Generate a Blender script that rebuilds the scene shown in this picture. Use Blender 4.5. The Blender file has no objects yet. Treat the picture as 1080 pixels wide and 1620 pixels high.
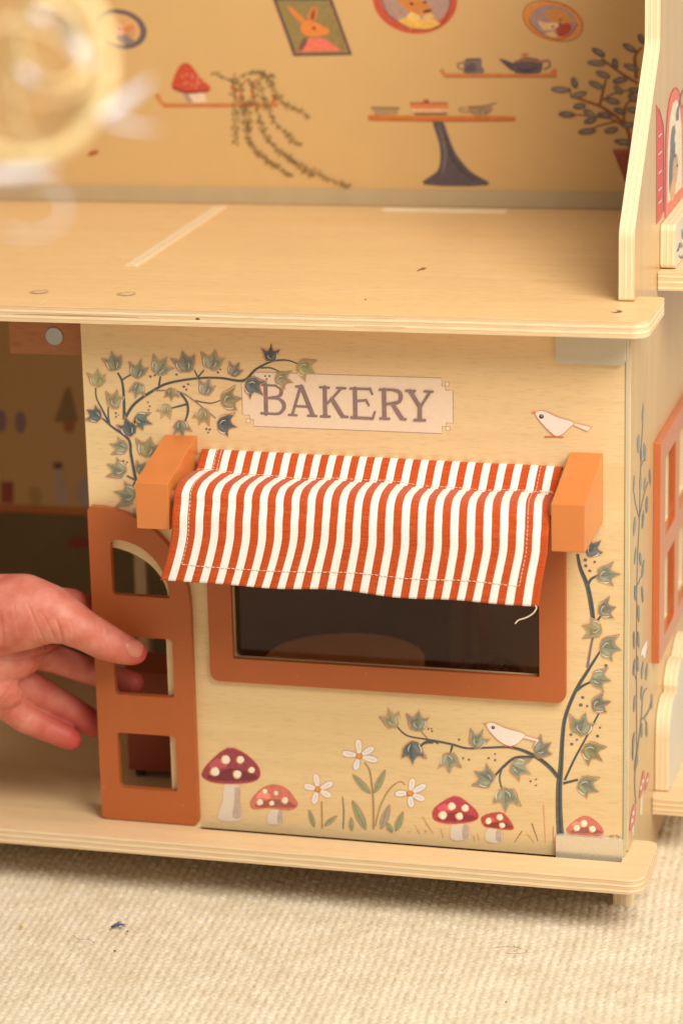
import bpy, bmesh, math, random
import numpy as np
from mathutils import Vector, Matrix, geometry
from mathutils.bvhtree import BVHTree
random.seed(7); rng = np.random.default_rng(7)
S = bpy.context.scene
COL = S.collection

# ------------------------------------------------------------------ camera
F, YAW, PITCH, ROLL, CX, CY = 4874.5353, -0.3266, 0.3052, -0.0455, 198.1186, 938.4913
def rot():
    cy, sy = math.cos(YAW), math.sin(YAW); cp, sp = math.cos(PITCH), math.sin(PITCH); cr, sr = math.cos(ROLL), math.sin(ROLL)
    B = np.array([[1, 0, 0], [0, 0, -1], [0, 1, 0]], float)
    W = np.array([[cy, -sy, 0], [sy, cy, 0], [0, 0, 1]])
    P = np.array([[1, 0, 0], [0, cp, -sp], [0, sp, cp]])
    Q = np.array([[cr, -sr, 0], [sr, cr, 0], [0, 0, 1]])
    return Q @ P @ B @ W
R = rot()
def ray(px, py): return R.T @ np.array([(px - CX) / F, (py - CY) / F, 1.0])
CAM = -ray(986, 1356) * 1.95
def at(px, py, ax, val):                      # the point of a photo pixel on the real plane axis = val
    d = ray(px, py); return CAM + d * ((val - CAM[ax]) / d[ax])
def away(px, py, d): return CAM + ray(px, py) * d
def to_px(p):
    q = (np.asarray(p) - CAM) @ R.T
    return np.stack([CX + F * q[..., 0] / q[..., 2], CY + F * q[..., 1] / q[..., 2]], -1)
cam = bpy.data.objects.new("camera", bpy.data.cameras.new("camera")); COL.objects.link(cam)
cd = cam.data; cd.sensor_fit = 'VERTICAL'; cd.sensor_height = 36; cd.lens = F / 1620 * 36
cd.shift_x = (540 - CX) / 1620; cd.shift_y = (CY - 810) / 1620
cd.clip_start = 0.02; cd.clip_end = 50
M = Matrix(((R[0][0], -R[1][0], -R[2][0], CAM[0]), (R[0][1], -R[1][1], -R[2][1], CAM[1]), (R[0][2], -R[1][2], -R[2][2], CAM[2]), (0, 0, 0, 1)))
cam.matrix_world = M
cd.dof.use_dof = True
cd.dof.focus_distance = float(R[2] @ (at(640, 830, 1, -0.02) - CAM)); cd.dof.aperture_fstop = 5.2
S.camera = cam

# ------------------------------------------------------------------ light
world = bpy.data.worlds.new("World"); S.world = world; world.use_nodes = True
world.node_tree.nodes["Background"].inputs[0].default_value = (1.0, 0.935, 0.855, 1)
world.node_tree.nodes["Background"].inputs[1].default_value = 0.40
def area(name, loc, target, size, energy, color):
    l = bpy.data.lights.new(name, 'AREA'); l.shape = 'DISK' if isinstance(size, (int, float)) else 'RECTANGLE'
    if isinstance(size, (int, float)): l.size = size
    else: l.size, l.size_y = size
    l.energy = energy; l.color = color
    o = bpy.data.objects.new(name, l); COL.objects.link(o); o.location = loc
    o.rotation_euler = (Vector(target) - Vector(loc)).to_track_quat('-Z', 'Y').to_euler()
area("ceiling_lamp_light", (0.82, -0.95, 1.55), (-0.05, 0.0, 0.15), 1.2, 38, (1.0, 0.938, 0.85))
area("window_light", (1.7, 0.05, 0.95), (0.0, 0.1, 0.2), (1.0, 1.2), 6, (1.0, 0.98, 0.96))
S.view_settings.view_transform = 'Standard'; S.view_settings.look = 'None'
S.view_settings.exposure = 0.21; S.view_settings.gamma = 1.0
S.render.engine = 'CYCLES'

# ------------------------------------------------------------------ materials
def lin(c):
    if max(c) > 1.001: c = [v / 255 for v in c]
    return tuple((v / 12.92 if v <= 0.04045 else ((v + 0.055) / 1.055) ** 2.4) for v in c)
def new_mat(name, rough=0.5, spec=0.5):
    m = bpy.data.materials.new(name); m.use_nodes = True
    b = m.node_tree.nodes["Principled BSDF"]; b.inputs["Roughness"].default_value = rough
    b.inputs["Specular IOR Level"].default_value = spec
    return m, m.node_tree, b
def node(t, kind, **kw):
    n = t.nodes.new(kind)
    for k, v in kw.items(): setattr(n, k, v)
    return n
def coords(t, scale, space="Object", rot=(0, 0, 0)):
    tc = node(t, "ShaderNodeTexCoord"); mp = node(t, "ShaderNodeMapping")
    mp.inputs["Scale"].default_value = scale; mp.inputs["Rotation"].default_value = rot
    t.links.new(tc.outputs[space], mp.inputs[0]); return mp.outputs[0]
def noise(t, vec, scale, detail=3, rough=0.55, dist=0.0):
    n = node(t, "ShaderNodeTexNoise"); n.inputs["Scale"].default_value = scale; n.inputs["Detail"].default_value = detail
    n.inputs["Roughness"].default_value = rough; n.inputs["Distortion"].default_value = dist
    t.links.new(vec, n.inputs["Vector"]); return n.outputs[0]
def ramp(t, fac, stops, interp='LINEAR'):
    r = node(t, "ShaderNodeValToRGB"); r.color_ramp.interpolation = interp
    e = r.color_ramp.elements
    while len(e) < len(stops): e.new(0.5)
    for el, (p, c) in zip(e, stops):
        el.position = p; el.color = (*c, 1) if len(c) == 3 else c
    t.links.new(fac, r.inputs[0]); return r.outputs[0]
def mixc(t, fac, a, b, mode='MIX'):
    m = node(t, "ShaderNodeMix", data_type='RGBA', blend_type=mode)
    if isinstance(fac, (int, float)): m.inputs[0].default_value = fac
    else: t.links.new(fac, m.inputs[0])
    for s, v in ((6, a), (7, b)):
        if isinstance(v, tuple): m.inputs[s].default_value = (*v, 1)
        else: t.links.new(v, m.inputs[s])
    return m.outputs[2]
def bump(t, b, h, strength=0.2, dist=0.001):
    n = node(t, "ShaderNodeBump"); n.inputs["Strength"].default_value = strength; n.inputs["Distance"].default_value = dist
    t.links.new(h, n.inputs["Height"]); t.links.new(n.outputs[0], b.inputs["Normal"])

def wood(name, c, grain=(1, 0, 0), dark=0.82, rough=0.42, fleck=0.34):
    """veneer: long soft figure plus fine pores along the grain axis"""
    m, t, b = new_mat(name, rough, 0.4)
    c = lin(c)
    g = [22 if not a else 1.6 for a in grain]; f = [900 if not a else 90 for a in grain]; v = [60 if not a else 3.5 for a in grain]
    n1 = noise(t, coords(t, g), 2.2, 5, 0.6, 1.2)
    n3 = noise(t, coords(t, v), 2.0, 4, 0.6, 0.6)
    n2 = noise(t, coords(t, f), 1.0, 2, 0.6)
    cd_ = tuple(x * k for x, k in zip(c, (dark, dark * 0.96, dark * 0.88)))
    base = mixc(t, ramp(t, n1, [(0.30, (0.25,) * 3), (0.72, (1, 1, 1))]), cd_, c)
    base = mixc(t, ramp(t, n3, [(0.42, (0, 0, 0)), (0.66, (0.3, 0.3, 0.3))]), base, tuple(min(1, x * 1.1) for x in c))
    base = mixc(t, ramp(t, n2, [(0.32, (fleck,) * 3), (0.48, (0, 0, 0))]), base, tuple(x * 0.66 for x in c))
    t.links.new(base, b.inputs["Base Color"])
    bump(t, b, n2, 0.08, 0.0003)
    return m
def ply(name, axis, c1, c2, pitch, phase=0.0, grain=0):
    """laminated plywood edge: plies stacked along one axis"""
    m, t, b = new_mat(name, 0.6, 0.25)
    tc = node(t, "ShaderNodeTexCoord"); sx = node(t, "ShaderNodeSeparateXYZ"); t.links.new(tc.outputs["Object"], sx.inputs[0])
    nn = noise(t, coords(t, (9, 9, 9)), 3, 2)
    ma = node(t, "ShaderNodeMath", operation='MULTIPLY_ADD'); t.links.new(nn, ma.inputs[0]); ma.inputs[1].default_value = 0.0011
    t.links.new(sx.outputs[axis], ma.inputs[2])
    mo = node(t, "ShaderNodeMath", operation='ADD'); t.links.new(ma.outputs[0], mo.inputs[0]); mo.inputs[1].default_value = phase + 10 * pitch
    fr = node(t, "ShaderNodeMath", operation='FRACT'); dv = node(t, "ShaderNodeMath", operation='DIVIDE')
    t.links.new(mo.outputs[0], dv.inputs[0]); dv.inputs[1].default_value = pitch; t.links.new(dv.outputs[0], fr.inputs[0])
    a, d = lin(c1), lin(c2)
    mid = tuple((x + y) / 2 for x, y in zip(a, d)); ln = tuple(x * 0.72 for x in d)
    col = ramp(t, fr.outputs[0], [(0.0, a), (0.40, a), (0.46, ln), (0.52, mid), (0.90, d), (0.96, ln), (1.0, a)])
    gv = [500, 500, 500]; gv[axis] = 2500; gv[grain] = 60
    n2 = noise(t, coords(t, gv), 1.0, 3)
    col = mixc(t, ramp(t, n2, [(0.3, (0.35,) * 3), (0.55, (0, 0, 0))]), col, tuple(x * 0.6 for x in d))
    t.links.new(col, b.inputs["Base Color"]); bump(t, b, n2, 0.25, 0.0004)
    return m
def paint(name, c, rough=0.42, var=0.06, bumps=0.06, specks=0.0, spec=0.4):
    m, t, b = new_mat(name, rough, spec); c = lin(c)
    n = noise(t, coords(t, (30, 30, 30)), 1.5, 4)
    col = mixc(t, n, tuple(x * (1 - var * 2) for x in c), tuple(min(1, x * (1 + var)) for x in c))
    n2 = noise(t, coords(t, (900, 900, 900)), 1.0, 2)
    if specks:
        n3 = noise(t, coords(t, (260, 260, 260)), 1.0, 1)
        col = mixc(t, ramp(t, n3, [(0.76, (0, 0, 0)), (0.80, (specks,) * 3)]), col, tuple(min(1, x * 1.9 + 0.05) for x in c))
    t.links.new(col, b.inputs["Base Color"]); bump(t, b, n2, bumps, 0.0004)
    return m
INK = {}
def ink(c, var=0.10):
    """printed artwork colour, brushy and slightly worn"""
    k = tuple(int(x) for x in c)
    if k in INK: return INK[k]
    m, t, b = new_mat("print_ink_%02x%02x%02x" % k, 0.48, 0.35); c = lin(k); var = 0.025 if min(k) > 178 else var
    n = noise(t, coords(t, (260, 260, 420)), 1.0, 4, 0.65, 0.5)
    col = mixc(t, ramp(t, n, [(0.3, (0, 0, 0)), (0.7, (1, 1, 1))]), tuple(x * (1 - 1.3 * var) for x in c), tuple(min(1, x * (1 + 1.2 * var) + 0.01) for x in c))
    t.links.new(col, b.inputs["Base Color"]); INK[k] = m; return m

BIRCH = (229, 198, 146)
m_panel = wood("birch_veneer_panel", (233, 203, 152), (1, 0, 0), 0.90, 0.42)
m_shelf = wood("birch_veneer_shelf", (236, 196, 140), (1, 0, 0), 0.90, 0.38, 0.45)
m_base = wood("birch_veneer_base", (234, 202, 156), (1, 0, 0), 0.88)
m_side = wood("birch_veneer_side", (206, 172, 124), (0, 0, 1), 0.84, 0.28, 0.5)  # colour set darker to stand in for weaker light on the side wall
m_plyz = ply("plywood_edge_boards", 2, (242, 220, 180), (222, 184, 136), 0.0037, 0.0006)
m_plyx = ply("plywood_edge_side", 0, (244, 222, 182), (234, 204, 158), 0.0034, 0.0003, 2)
m_plyy = ply("plywood_edge_panel", 1, (236, 206, 158), (222, 186, 134), 0.0040, 0.0, 2)
m_mural = paint("printed_mural_wall", (211, 171, 112), 0.5, 0.025, 0.03)
m_skirt = paint("skirting_print", (184, 162, 124), 0.6)
m_beech = wood("reddish_beech", (178, 116, 70), (1, 0, 0), 0.80, 0.5, 0.8)
m_orange = paint("orange_satin_paint", (180, 96, 47), 0.45, 0.05, 0.10, 0.30)
m_orange2 = paint("orange_block_paint", (212, 126, 62), 0.27, 0.04, 0.05, 0, 0.6)
m_pink = paint("side_window_paint", (196, 100, 50), 0.18, 0.04, 0.02, 0, 0.7); m_pink.node_tree.nodes["Principled BSDF"].inputs["IOR"].default_value = 1.7
m_groove = paint("dark_gap", (70, 48, 28), 0.9)
m_terra = paint("terracotta_paint", (150, 66, 36), 0.5)
m_dkwood = wood("brown_furniture_wood", (222, 160, 104), (1, 0, 0), 0.9)

def metal(name, c, rough, b_=0.05):
    m, t, b = new_mat(name, rough, 0.5); b.inputs["Metallic"].default_value = 1.0
    b.inputs["Base Color"].default_value = (*lin(c), 1)
    n = noise(t, coords(t, (400, 400, 400)), 1, 3)
    r = node(t, "ShaderNodeMapRange"); r.inputs[3].default_value = rough - 0.08; r.inputs[4].default_value = rough + 0.14
    t.links.new(n, r.inputs[0]); t.links.new(r.outputs[0], b.inputs["Roughness"]); bump(t, b, n, b_, 0.0003); return m
m_brass = metal("pale_brass", (232, 226, 208), 0.24, 0.01); m_brass.node_tree.nodes["Principled BSDF"].inputs["Metallic"].default_value = 0.6
m_bracket = paint("painted_bracket", (204, 197, 172), 0.3, 0.08, 0.3)
m_steel = metal("steel", (176, 172, 166), 0.4)
m_strip = paint("edge_strip_paint", (196, 184, 146), 0.35)

# ------------------------------------------------------------------ object helpers
def empty(name, loc, label=None, cat=None, group=None, parent=None):
    o = bpy.data.objects.new(name, None); o.empty_display_size = 0.01; COL.objects.link(o)
    o["base"] = tuple(float(v) for v in loc)
    if parent is None: o.location = loc
    else: o.parent = parent; o.location = Vector(loc) - Vector(parent["base"])
    tag(o, label, cat, group); return o
def tag(o, label=None, cat=None, group=None, kind=None):
    for k, v in (("label", label), ("category", cat), ("group", group), ("kind", kind)):
        if v: o[k] = v
    return o
def link(name, me, mats, parent=None):
    """mesh data stay in world coordinates whatever the parent"""
    o = bpy.data.objects.new(name, me); COL.objects.link(o)
    for m in (mats if isinstance(mats, (list, tuple)) else [mats]): me.materials.append(m)
    if parent is not None:
        o.parent = parent
        base = Vector(parent["base"]) if "base" in parent else Vector((0, 0, 0))
        o.matrix_parent_inverse = Matrix.Translation(-base)
    return o
def from_bm(name, bm, mats, parent=None, smooth=False):
    bmesh.ops.recalc_face_normals(bm, faces=bm.faces)
    me = bpy.data.meshes.new(name); bm.to_mesh(me); bm.free()
    if smooth: me.polygons.foreach_set("use_smooth", [True] * len(me.polygons))
    return link(name, me, mats, parent)
def bevel(o, w, seg=2, ang=40):
    b = o.modifiers.new("bevel", 'BEVEL'); b.width = w; b.segments = seg; b.limit_method = 'ANGLE'; b.angle_limit = math.radians(ang)
    o.data.polygons.foreach_set("use_smooth", [True] * len(o.data.polygons))
    o.modifiers.new("normals", 'WEIGHTED_NORMAL'); return o
def rounded(pts, r, n=6):
    """round the corners of a 2D outline; r is one radius or one per corner"""
    out = []; N = len(pts)
    for i, p in enumerate(pts):
        ri = r[i] if isinstance(r, (list, tuple)) else r
        if ri <= 0: out.append(tuple(p)); continue
        p = Vector(p); a = (Vector(pts[i - 1]) - p); b = (Vector(pts[(i + 1) % N]) - p)
        la, lb = a.length, b.length; a.normalize(); b.normalize()
        half = a.angle(b) / 2; d = min(ri / math.tan(half), la * 0.49, lb * 0.49); rr = d * math.tan(half)
        c = p + (a + b).normalized() * (rr / math.sin(half))
        s, e = p + a * d - c, p + b * d - c
        a0 = math.atan2(s.y, s.x); da = (math.atan2(e.y, e.x) - a0 + math.pi) % (2 * math.pi) - math.pi
        for k in range(n + 1):
            t = a0 + da * k / n; out.append((c.x + rr * math.cos(t), c.y + rr * math.sin(t)))
    return out
MAPS = {'xy': lambda u, v, w: (u, v, w), 'xz': lambda u, v, w: (u, w, v), 'yz': lambda u, v, w: (w, u, v)}
def plate(name, plane, outline, w0, w1, mats, parent=None, holes=(), bev=0.0008, seg=2):
    """a flat board: outline (and holes) in the given plane, from w0 to w1 along the third axis; slot 0 faces, slot 1 edges"""
    f = MAPS[plane]; loops = [list(outline)] + [list(h) for h in holes]
    bm = bmesh.new(); idx = []; flat = []
    lo = [[bm.verts.new(f(u, v, w0)) for u, v in l] for l in loops]
    hi = [[bm.verts.new(f(u, v, w1)) for u, v in l] for l in loops]
    tris = geometry.tessellate_polygon([[Vector((u, v, 0)) for u, v in l] for l in loops])
    fl, fh = sum(lo, []), sum(hi, [])
    for a, b, c in tris:
        for src in (fl, fh):
            try: bm.faces.new((src[a], src[b], src[c]))
            except ValueError: pass
    for l, h in zip(lo, hi):
        n = len(l)
        for i in range(n):
            q = bm.faces.new((l[i], l[(i + 1) % n], h[(i + 1) % n], h[i])); q.material_index = 1
    mats = mats if isinstance(mats, (list, tuple)) else [mats, mats]
    o = from_bm(name, bm, mats, parent)
    if bev: bevel(o, bev, seg)
    return o
def rect(x0, y0, x1, y1): return [(x0, y0), (x1, y0), (x1, y1), (x0, y1)]
def box(name, p0, p1, mats, parent=None, bev=0.0008):
    return plate(name, 'xy', rect(p0[0], p0[1], p1[0], p1[1]), p0[2], p1[2], mats, parent, bev=bev)
def tube_bm(bm, pts, rad, seg=10, cap=True, mi=0):
    pts = [Vector(p) for p in pts]; n = len(pts); rads = rad if isinstance(rad, (list, tuple)) else [rad] * n
    rings = []; up = None
    for i, p in enumerate(pts):
        t = (pts[min(i + 1, n - 1)] - pts[max(i - 1, 0)]).normalized()
        if up is None: up = t.orthogonal().normalized()
        up = (up - t * up.dot(t)).normalized(); s = t.cross(up)
        rings.append([bm.verts.new(p + (up * math.cos(a) + s * math.sin(a)) * rads[i]) for a in (2 * math.pi * k / seg for k in range(seg))])
    for a, b in zip(rings, rings[1:]):
        for k in range(seg):
            q = bm.faces.new((a[k], a[(k + 1) % seg], b[(k + 1) % seg], b[k])); q.material_index = mi; q.smooth = True
    if cap:
        for r in (rings[0], rings[-1]):
            q = bm.faces.new(r); q.material_index = mi
def catmull(pts, n=6, closed=False):
    P = [np.array(p, float) for p in pts]; N = len(P); out = []
    for i in range(N if closed else N - 1):
        p0 = P[i - 1] if (closed or i > 0) else P[0]
        p1, p2 = P[i], P[(i + 1) % N]
        p3 = P[(i + 2) % N] if (closed or i + 2 < N) else P[-1]
        for k in range(n):
            t = k / n
            out.append(0.5 * (2 * p1 + (p2 - p0) * t + (2 * p0 - 5 * p1 + 4 * p2 - p3) * t * t + (3 * p1 - p0 - 3 * p2 + p3) * t ** 3))
    if not closed: out.append(P[-1])
    return out

class Print:
    """flat printed artwork lying on a real plane of the house: layers a few microns apart"""
    def __init__(s, ax, val, sign, lift=0.00012, xf=None):
        s.ax, s.val, s.sign, s.n, s.lift = ax, val, sign, 0, lift
        s.v, s.f, s.mi, s.mats = [], [], [], []; s.xf = xf or (lambda x, y: (x, y))
    def _p(s, q):
        x, y = s.xf(q[0], q[1]); p = at(x, y, s.ax, s.val); p[s.ax] += s.sign * (s.lift + s.n * 0.000006); return tuple(p)
    def _m(s, c):
        m = ink(c)
        if m not in s.mats: s.mats.append(m)
        return s.mats.index(m)
    def poly(s, pts, c, smooth=0):
        if smooth: pts = catmull(pts, smooth, True)
        pts = [tuple(map(float, p[:2])) for p in pts]
        s.n += 1; b = len(s.v); s.v += [s._p(p) for p in pts]; mi = s._m(c)
        for t in geometry.tessellate_polygon([[Vector((x, y, 0)) for x, y in pts]]):
            s.f.append(tuple(b + i for i in t)); s.mi.append(mi)
        return s
    def stroke(s, pts, w, c, smooth=6, closed=False):
        pts = [np.array(p, float) for p in (catmull(pts, smooth, closed) if smooth else pts)]
        if closed: pts.append(pts[0])
        s.n += 1; n = len(pts); b = len(s.v); mi = s._m(c)
        for i, p in enumerate(pts):
            if closed and i in (0, n - 1): t = pts[1] - pts[-2]
            else: t = pts[min(i + 1, n - 1)] - pts[max(i - 1, 0)]
            L = np.hypot(*t) or 1; nr = np.array([-t[1], t[0]]) / L
            u = i / max(1, n - 1)
            wi = (np.interp(u, np.linspace(0, 1, len(w)), w) if isinstance(w, (list, tuple)) else w) / 2
            s.v += [s._p(p + nr * wi), s._p(p - nr * wi)]
        for i in range(n - 1):
            a = b + 2 * i; s.f.append((a, a + 1, a + 3, a + 2)); s.mi.append(mi)
        return s
    def blob(s, x, y, rx, ry, c, ang=0, n=14, jit=0.0):
        a = math.radians(ang); out = []
        for k in range(n):
            t = 2 * math.pi * k / n; j = 1 + random.uniform(-jit, jit); u, v = rx * math.cos(t) * j, ry * math.sin(t) * j
            out.append((x + u * math.cos(a) - v * math.sin(a), y + u * math.sin(a) + v * math.cos(a)))
        return s.poly(out, c)
    def pen(s, pts, w, c):                         # letter stroke with round ends
        pts2 = [np.array(p, float) for p in pts]
        s.stroke(pts2, w, c, 6 if len(pts2) > 2 else 0)
        ws = w if isinstance(w, (list, tuple)) else [w]
        for p, ww in ((pts2[0], ws[0]), (pts2[-1], ws[-1])): s.blob(p[0], p[1], ww / 2, ww / 2, c, 0, 12)
        return s
    def done(s, name, parent, label=None):
        me = bpy.data.meshes.new(name); me.from_pydata(s.v, [], s.f)
        me.polygons.foreach_set("material_index", s.mi)
        o = link(name, me, s.mats, parent); tag(o, label)
        return o
def zoom(x0, y0, k): return lambda x, y: (x0 + x / k, y0 + y / k)

# ================================================================== rug
FLOOR = -0.0392
def build_rug():
    x0, x1, y0, y1 = -0.66, 0.30, -0.46, 0.36; dx, dy = 0.00105, 0.00105
    nx, ny = int((x1 - x0) / dx), int((y1 - y0) / dy)
    X, Y = np.meshgrid(np.linspace(x0, x1, nx), np.linspace(y0, y1, ny))
    wob = lambda a, b, s: np.sin(a * 31 * s + b * 17) * 0.0007 + np.sin(b * 43 * s - a * 23) * 0.0006
    a = math.radians(4); U = X * math.cos(a) + Y * math.sin(a) + wob(X, Y, 1) + 0.0007 * np.sin(Y * 900 + np.floor(X / 0.006) * 5); V = -X * math.sin(a) + Y * math.cos(a) + wob(Y, X, 1.3)
    pu, pv = 0.0056, 0.0046
    col = np.floor(U / pu); V2 = V + np.where(col % 2 == 0, 0, pv / 2); row = np.floor(V2 / pv)
    h = np.abs(np.sin(col * 12.9898 + row * 78.233) * 43758.5453) % 1.0
    h2 = np.abs(np.sin(col * 39.425 + row * 11.135) * 24634.6345) % 1.0
    fu = (U / pu - col) * 2 - 1; fv = (V2 / pv - row) * 2 - 1
    r = np.sqrt((fu * (0.86 + 0.2 * h2)) ** 2 + ((fv + 0.35 * fu * (h - 0.5)) * 0.95) ** 2)
    Z = np.sqrt(np.clip(1.05 - r ** 2, 0, 1)) * (0.0009 + 0.0012 * h)
    Z += 0.00035 * np.sin(U * 2400 + 3 * h * 6) * np.clip(1 - r, 0, 1)           # yarn twist
    Z += rng.normal(0, 0.00009, Z.shape)
    P = np.stack([X, Y, FLOOR - 0.0018 + Z], -1).reshape(-1, 3)
    i = np.arange(nx * ny).reshape(ny, nx); q = np.stack([i[:-1, :-1], i[:-1, 1:], i[1:, 1:], i[1:, :-1]], -1).reshape(-1, 4)
    me = bpy.data.meshes.new("rug"); me.vertices.add(len(P)); me.vertices.foreach_set("co", P.ravel())
    me.loops.add(q.size); me.loops.foreach_set("vertex_index", q.ravel().astype(np.int32))
    me.polygons.add(len(q)); me.polygons.foreach_set("loop_start", np.arange(0, q.size, 4, dtype=np.int32))
    me.polygons.foreach_set("use_smooth", np.ones(len(q), bool)); me.update(calc_edges=True)
    m, t, b = new_mat("undyed_wool", 0.95, 0.1)
    n1 = noise(t, coords(t, (55, 55, 55)), 1.0, 4); n2 = noise(t, coords(t, (420, 900, 420)), 1.0, 3); n0 = noise(t, coords(t, (9, 9, 9)), 1.0, 3)
    c = ramp(t, n1, [(0.3, lin((213, 196, 164))), (0.55, lin((225, 211, 183))), (0.75, lin((232, 221, 198)))])
    c = mixc(t, ramp(t, n2, [(0.35, (0.5,) * 3), (0.6, (0, 0, 0))]), c, lin((200, 178, 140)))
    c = mixc(t, ramp(t, n0, [(0.45, (0, 0, 0)), (0.7, (0.35,) * 3)]), c, lin((236, 226, 202)))
    t.links.new(c, b.inputs["Base Color"]); b.inputs["Sheen Weight"].default_value = 0.2
    n3 = noise(t, coords(t, (1500, 2600, 1500)), 1.0, 3); bump(t, b, n3, 0.5, 0.0006)
    o = link("rug", me, m); tag(o, "cream woven wool rug under the toy house", kind="structure")
    bm = bmesh.new()
    for x, y in ((-2.5, -2.2), (2.0, -2.2), (2.0, 1.8), (-2.5, 1.8)): bm.verts.new((x, y, FLOOR - 0.0016))
    bm.faces.new(bm.verts); tag(from_bm("floor", bm, m), kind="structure")
build_rug()

# ================================================================== the toy house
XL = -0.62                                          # hidden left end of the house
house = empty("toy_house", (-0.3, 0.15, FLOOR), "pale plywood toy bakery with printed front, striped awning and open upper floor", "toy house")
shelf_top, shelf_bot = 0.3541, 0.3441

# base board with a slot the front wall stands in
tongue = [(XL, -0.036), (0.0175, -0.036), (0.0175, 0.030), (-0.0085, 0.030), (-0.0085, 0.312), (XL, 0.312)]
base_out = rounded(tongue, [0.004, 0.010, 0.008, 0, 0, 0], 7)
base = plate("base_board", 'xy', base_out, -0.0100, 0.0, [m_base, m_plyz], house, holes=[rect(-0.2792, -0.0090, -0.0002, 0.0088)], bev=0.0012, seg=3)
box("slot_bottom", (-0.282, -0.012, -0.0096), (0.001, 0.012, -0.0050), m_groove, base, bev=0)
# upper floor
up_out = rounded([(XL, -0.036), (0.0178, -0.036), (0.0178, 0.034), (-0.0085, 0.034), (-0.0085, 0.314), (XL, 0.314)], [0.004, 0.010, 0.004, 0, 0, 0], 7)
upper = plate("upper_floor", 'xy', up_out, shelf_bot, shelf_top, [m_shelf, m_plyz], house, bev=0.0014, seg=3)
st = plate("slot_strip", 'xy', [(-0.3452, 0.0905), (-0.3408, 0.0905), (-0.3408, 0.300), (-0.3452, 0.300)], shelf_top - 0.002, shelf_top + 0.0006, [m_plyx, m_plyx], upper, bev=0.0004)
plate("slot_strip", 'xy', [(-0.3402, 0.0905), (-0.3356, 0.0905), (-0.3356, 0.300), (-0.3402, 0.300)], shelf_top - 0.002, shelf_top + 0.0009, [m_plyx, m_plyx], upper, bev=0.0004)
plate("slot_strip", 'xy', rect(-0.2205, 0.2945, -0.1317, 0.3035), shelf_top - 0.002, shelf_top + 0.0008, [m_plyz, m_plyz], upper, bev=0.0004)
m_hole = paint("countersink", (204, 162, 110), 0.6); m_screw = paint("zinc_screw", (212, 180, 134), 0.4, 0.2)
for sx, sy in ((-0.3165, 0.0058), (-0.3747, 0.0051)):
    bm = bmesh.new()
    n = 24; prof = [(0.0062, 0.00018), (0.0052, 0.00022), (0.0046, 0.00014)]
    rings = [[bm.verts.new((sx + r * math.cos(2 * math.pi * k / n), sy + r * math.sin(2 * math.pi * k / n), shelf_top + z)) for k in range(n)] for r, z in prof]
    for a, b in zip(rings, rings[1:]):
        for k in range(n): bm.faces.new((a[k], a[(k + 1) % n], b[(k + 1) % n], b[k]))
    bm.faces.new(rings[-1])
    sc = from_bm("screw", bm, m_hole, upper)
    bm = bmesh.new()
    ring = [bm.verts.new((sx + 0.0046 * math.cos(2 * math.pi * k / n), sy + 0.0046 * math.sin(2 * math.pi * k / n), shelf_top + 0.0003)) for k in range(n)]
    top = [bm.verts.new((sx + 0.0030 * math.cos(2 * math.pi * k / n), sy + 0.0030 * math.sin(2 * math.pi * k / n), shelf_top + 0.0009)) for k in range(n)]
    for k in range(n): bm.faces.new((ring[k], ring[(k + 1) % n], top[(k + 1) % n], top[k]))
    bm.faces.new(top); from_bm("screw_head", bm, m_screw, sc)
p = Print(2, shelf_top, 1)
p.blob(975, 493, 9, 2.2, (112, 78, 44)); p.blob(971, 492.4, 5, 1.2, (232, 206, 160))
p.stroke([(659, 429), (668, 425), (674, 424)], [1.2, 3, 0.8], (150, 104, 58)); p.stroke([(664, 427), (672, 426)], 1.2, (120, 84, 50), 0)
p.stroke([(64, 481), (78, 472)], 0.9, (242, 216, 172), 0); p.blob(578, 474, 1.6, 0.8, (140, 96, 56))
p.done("surface_marks", upper)["kind"] = "stuff"
p = Print(1, -0.036, -1, 0.0002)
p.blob(313, 504.5, 3.4, 1.6, (112, 70, 34), 0, 8, 0.25); p.stroke([(560, 516), (640, 518)], [0.4, 1.2, 0.4], (190, 142, 90), 0)
p.stroke([(20, 497), (120, 499), (220, 502)], [0.3, 1.4, 0.3], (184, 132, 82)); p.done("edge_marks", upper)["kind"] = "stuff"

# side wall: one board from the floor to the gable, notched for the two floors
sw = [(0.0075, 0.0004), (0.0315, 0.0004), (0.0315, FLOOR + 0.0003), (0.322, FLOOR + 0.0003), (0.322, 0.66), (0.1135, 0.66), (0.1135, 0.495), (0.018, 0.397), (0.018, 0.3545),
      (0.0405, 0.3545), (0.0405, 0.3437), (0.0075, 0.3437)]
wy0, wy1, wz0, wz1 = 0.1003, 0.262, 0.0957, 0.2447
def sideq(px): return [(at(x, y, 0, 0.0058)[1], at(x, y, 0, 0.0058)[2]) for x, y in px]
sh = []
for (ya, yb) in ((0.1225, 0.1665), (0.1845, 0.2400)):
    for (za, zb) in ((0.176, 0.229), (0.108, 0.161)): sh.append(rounded(rect(ya, za, yb, zb), 0.0015, 3))
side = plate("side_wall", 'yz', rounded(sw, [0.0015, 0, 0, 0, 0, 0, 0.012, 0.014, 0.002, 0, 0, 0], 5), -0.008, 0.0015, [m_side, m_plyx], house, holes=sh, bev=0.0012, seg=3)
plate("left_wall", 'yz', rect(0.01, FLOOR, 0.322, 0.3437), XL - 0.001, XL + 0.008, [m_side, m_plyx], house)
# back wall
back = plate("back_wall", 'xz', rect(XL, FLOOR, -0.0083, 0.66), 0.315, 0.322, [m_mural, m_plyy], house, bev=0)
plate("skirting", 'xz', rect(XL, 0.3543, -0.0085, 0.3655), 0.3115, 0.3148, [m_skirt, m_skirt], back, bev=0.0006)

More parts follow.
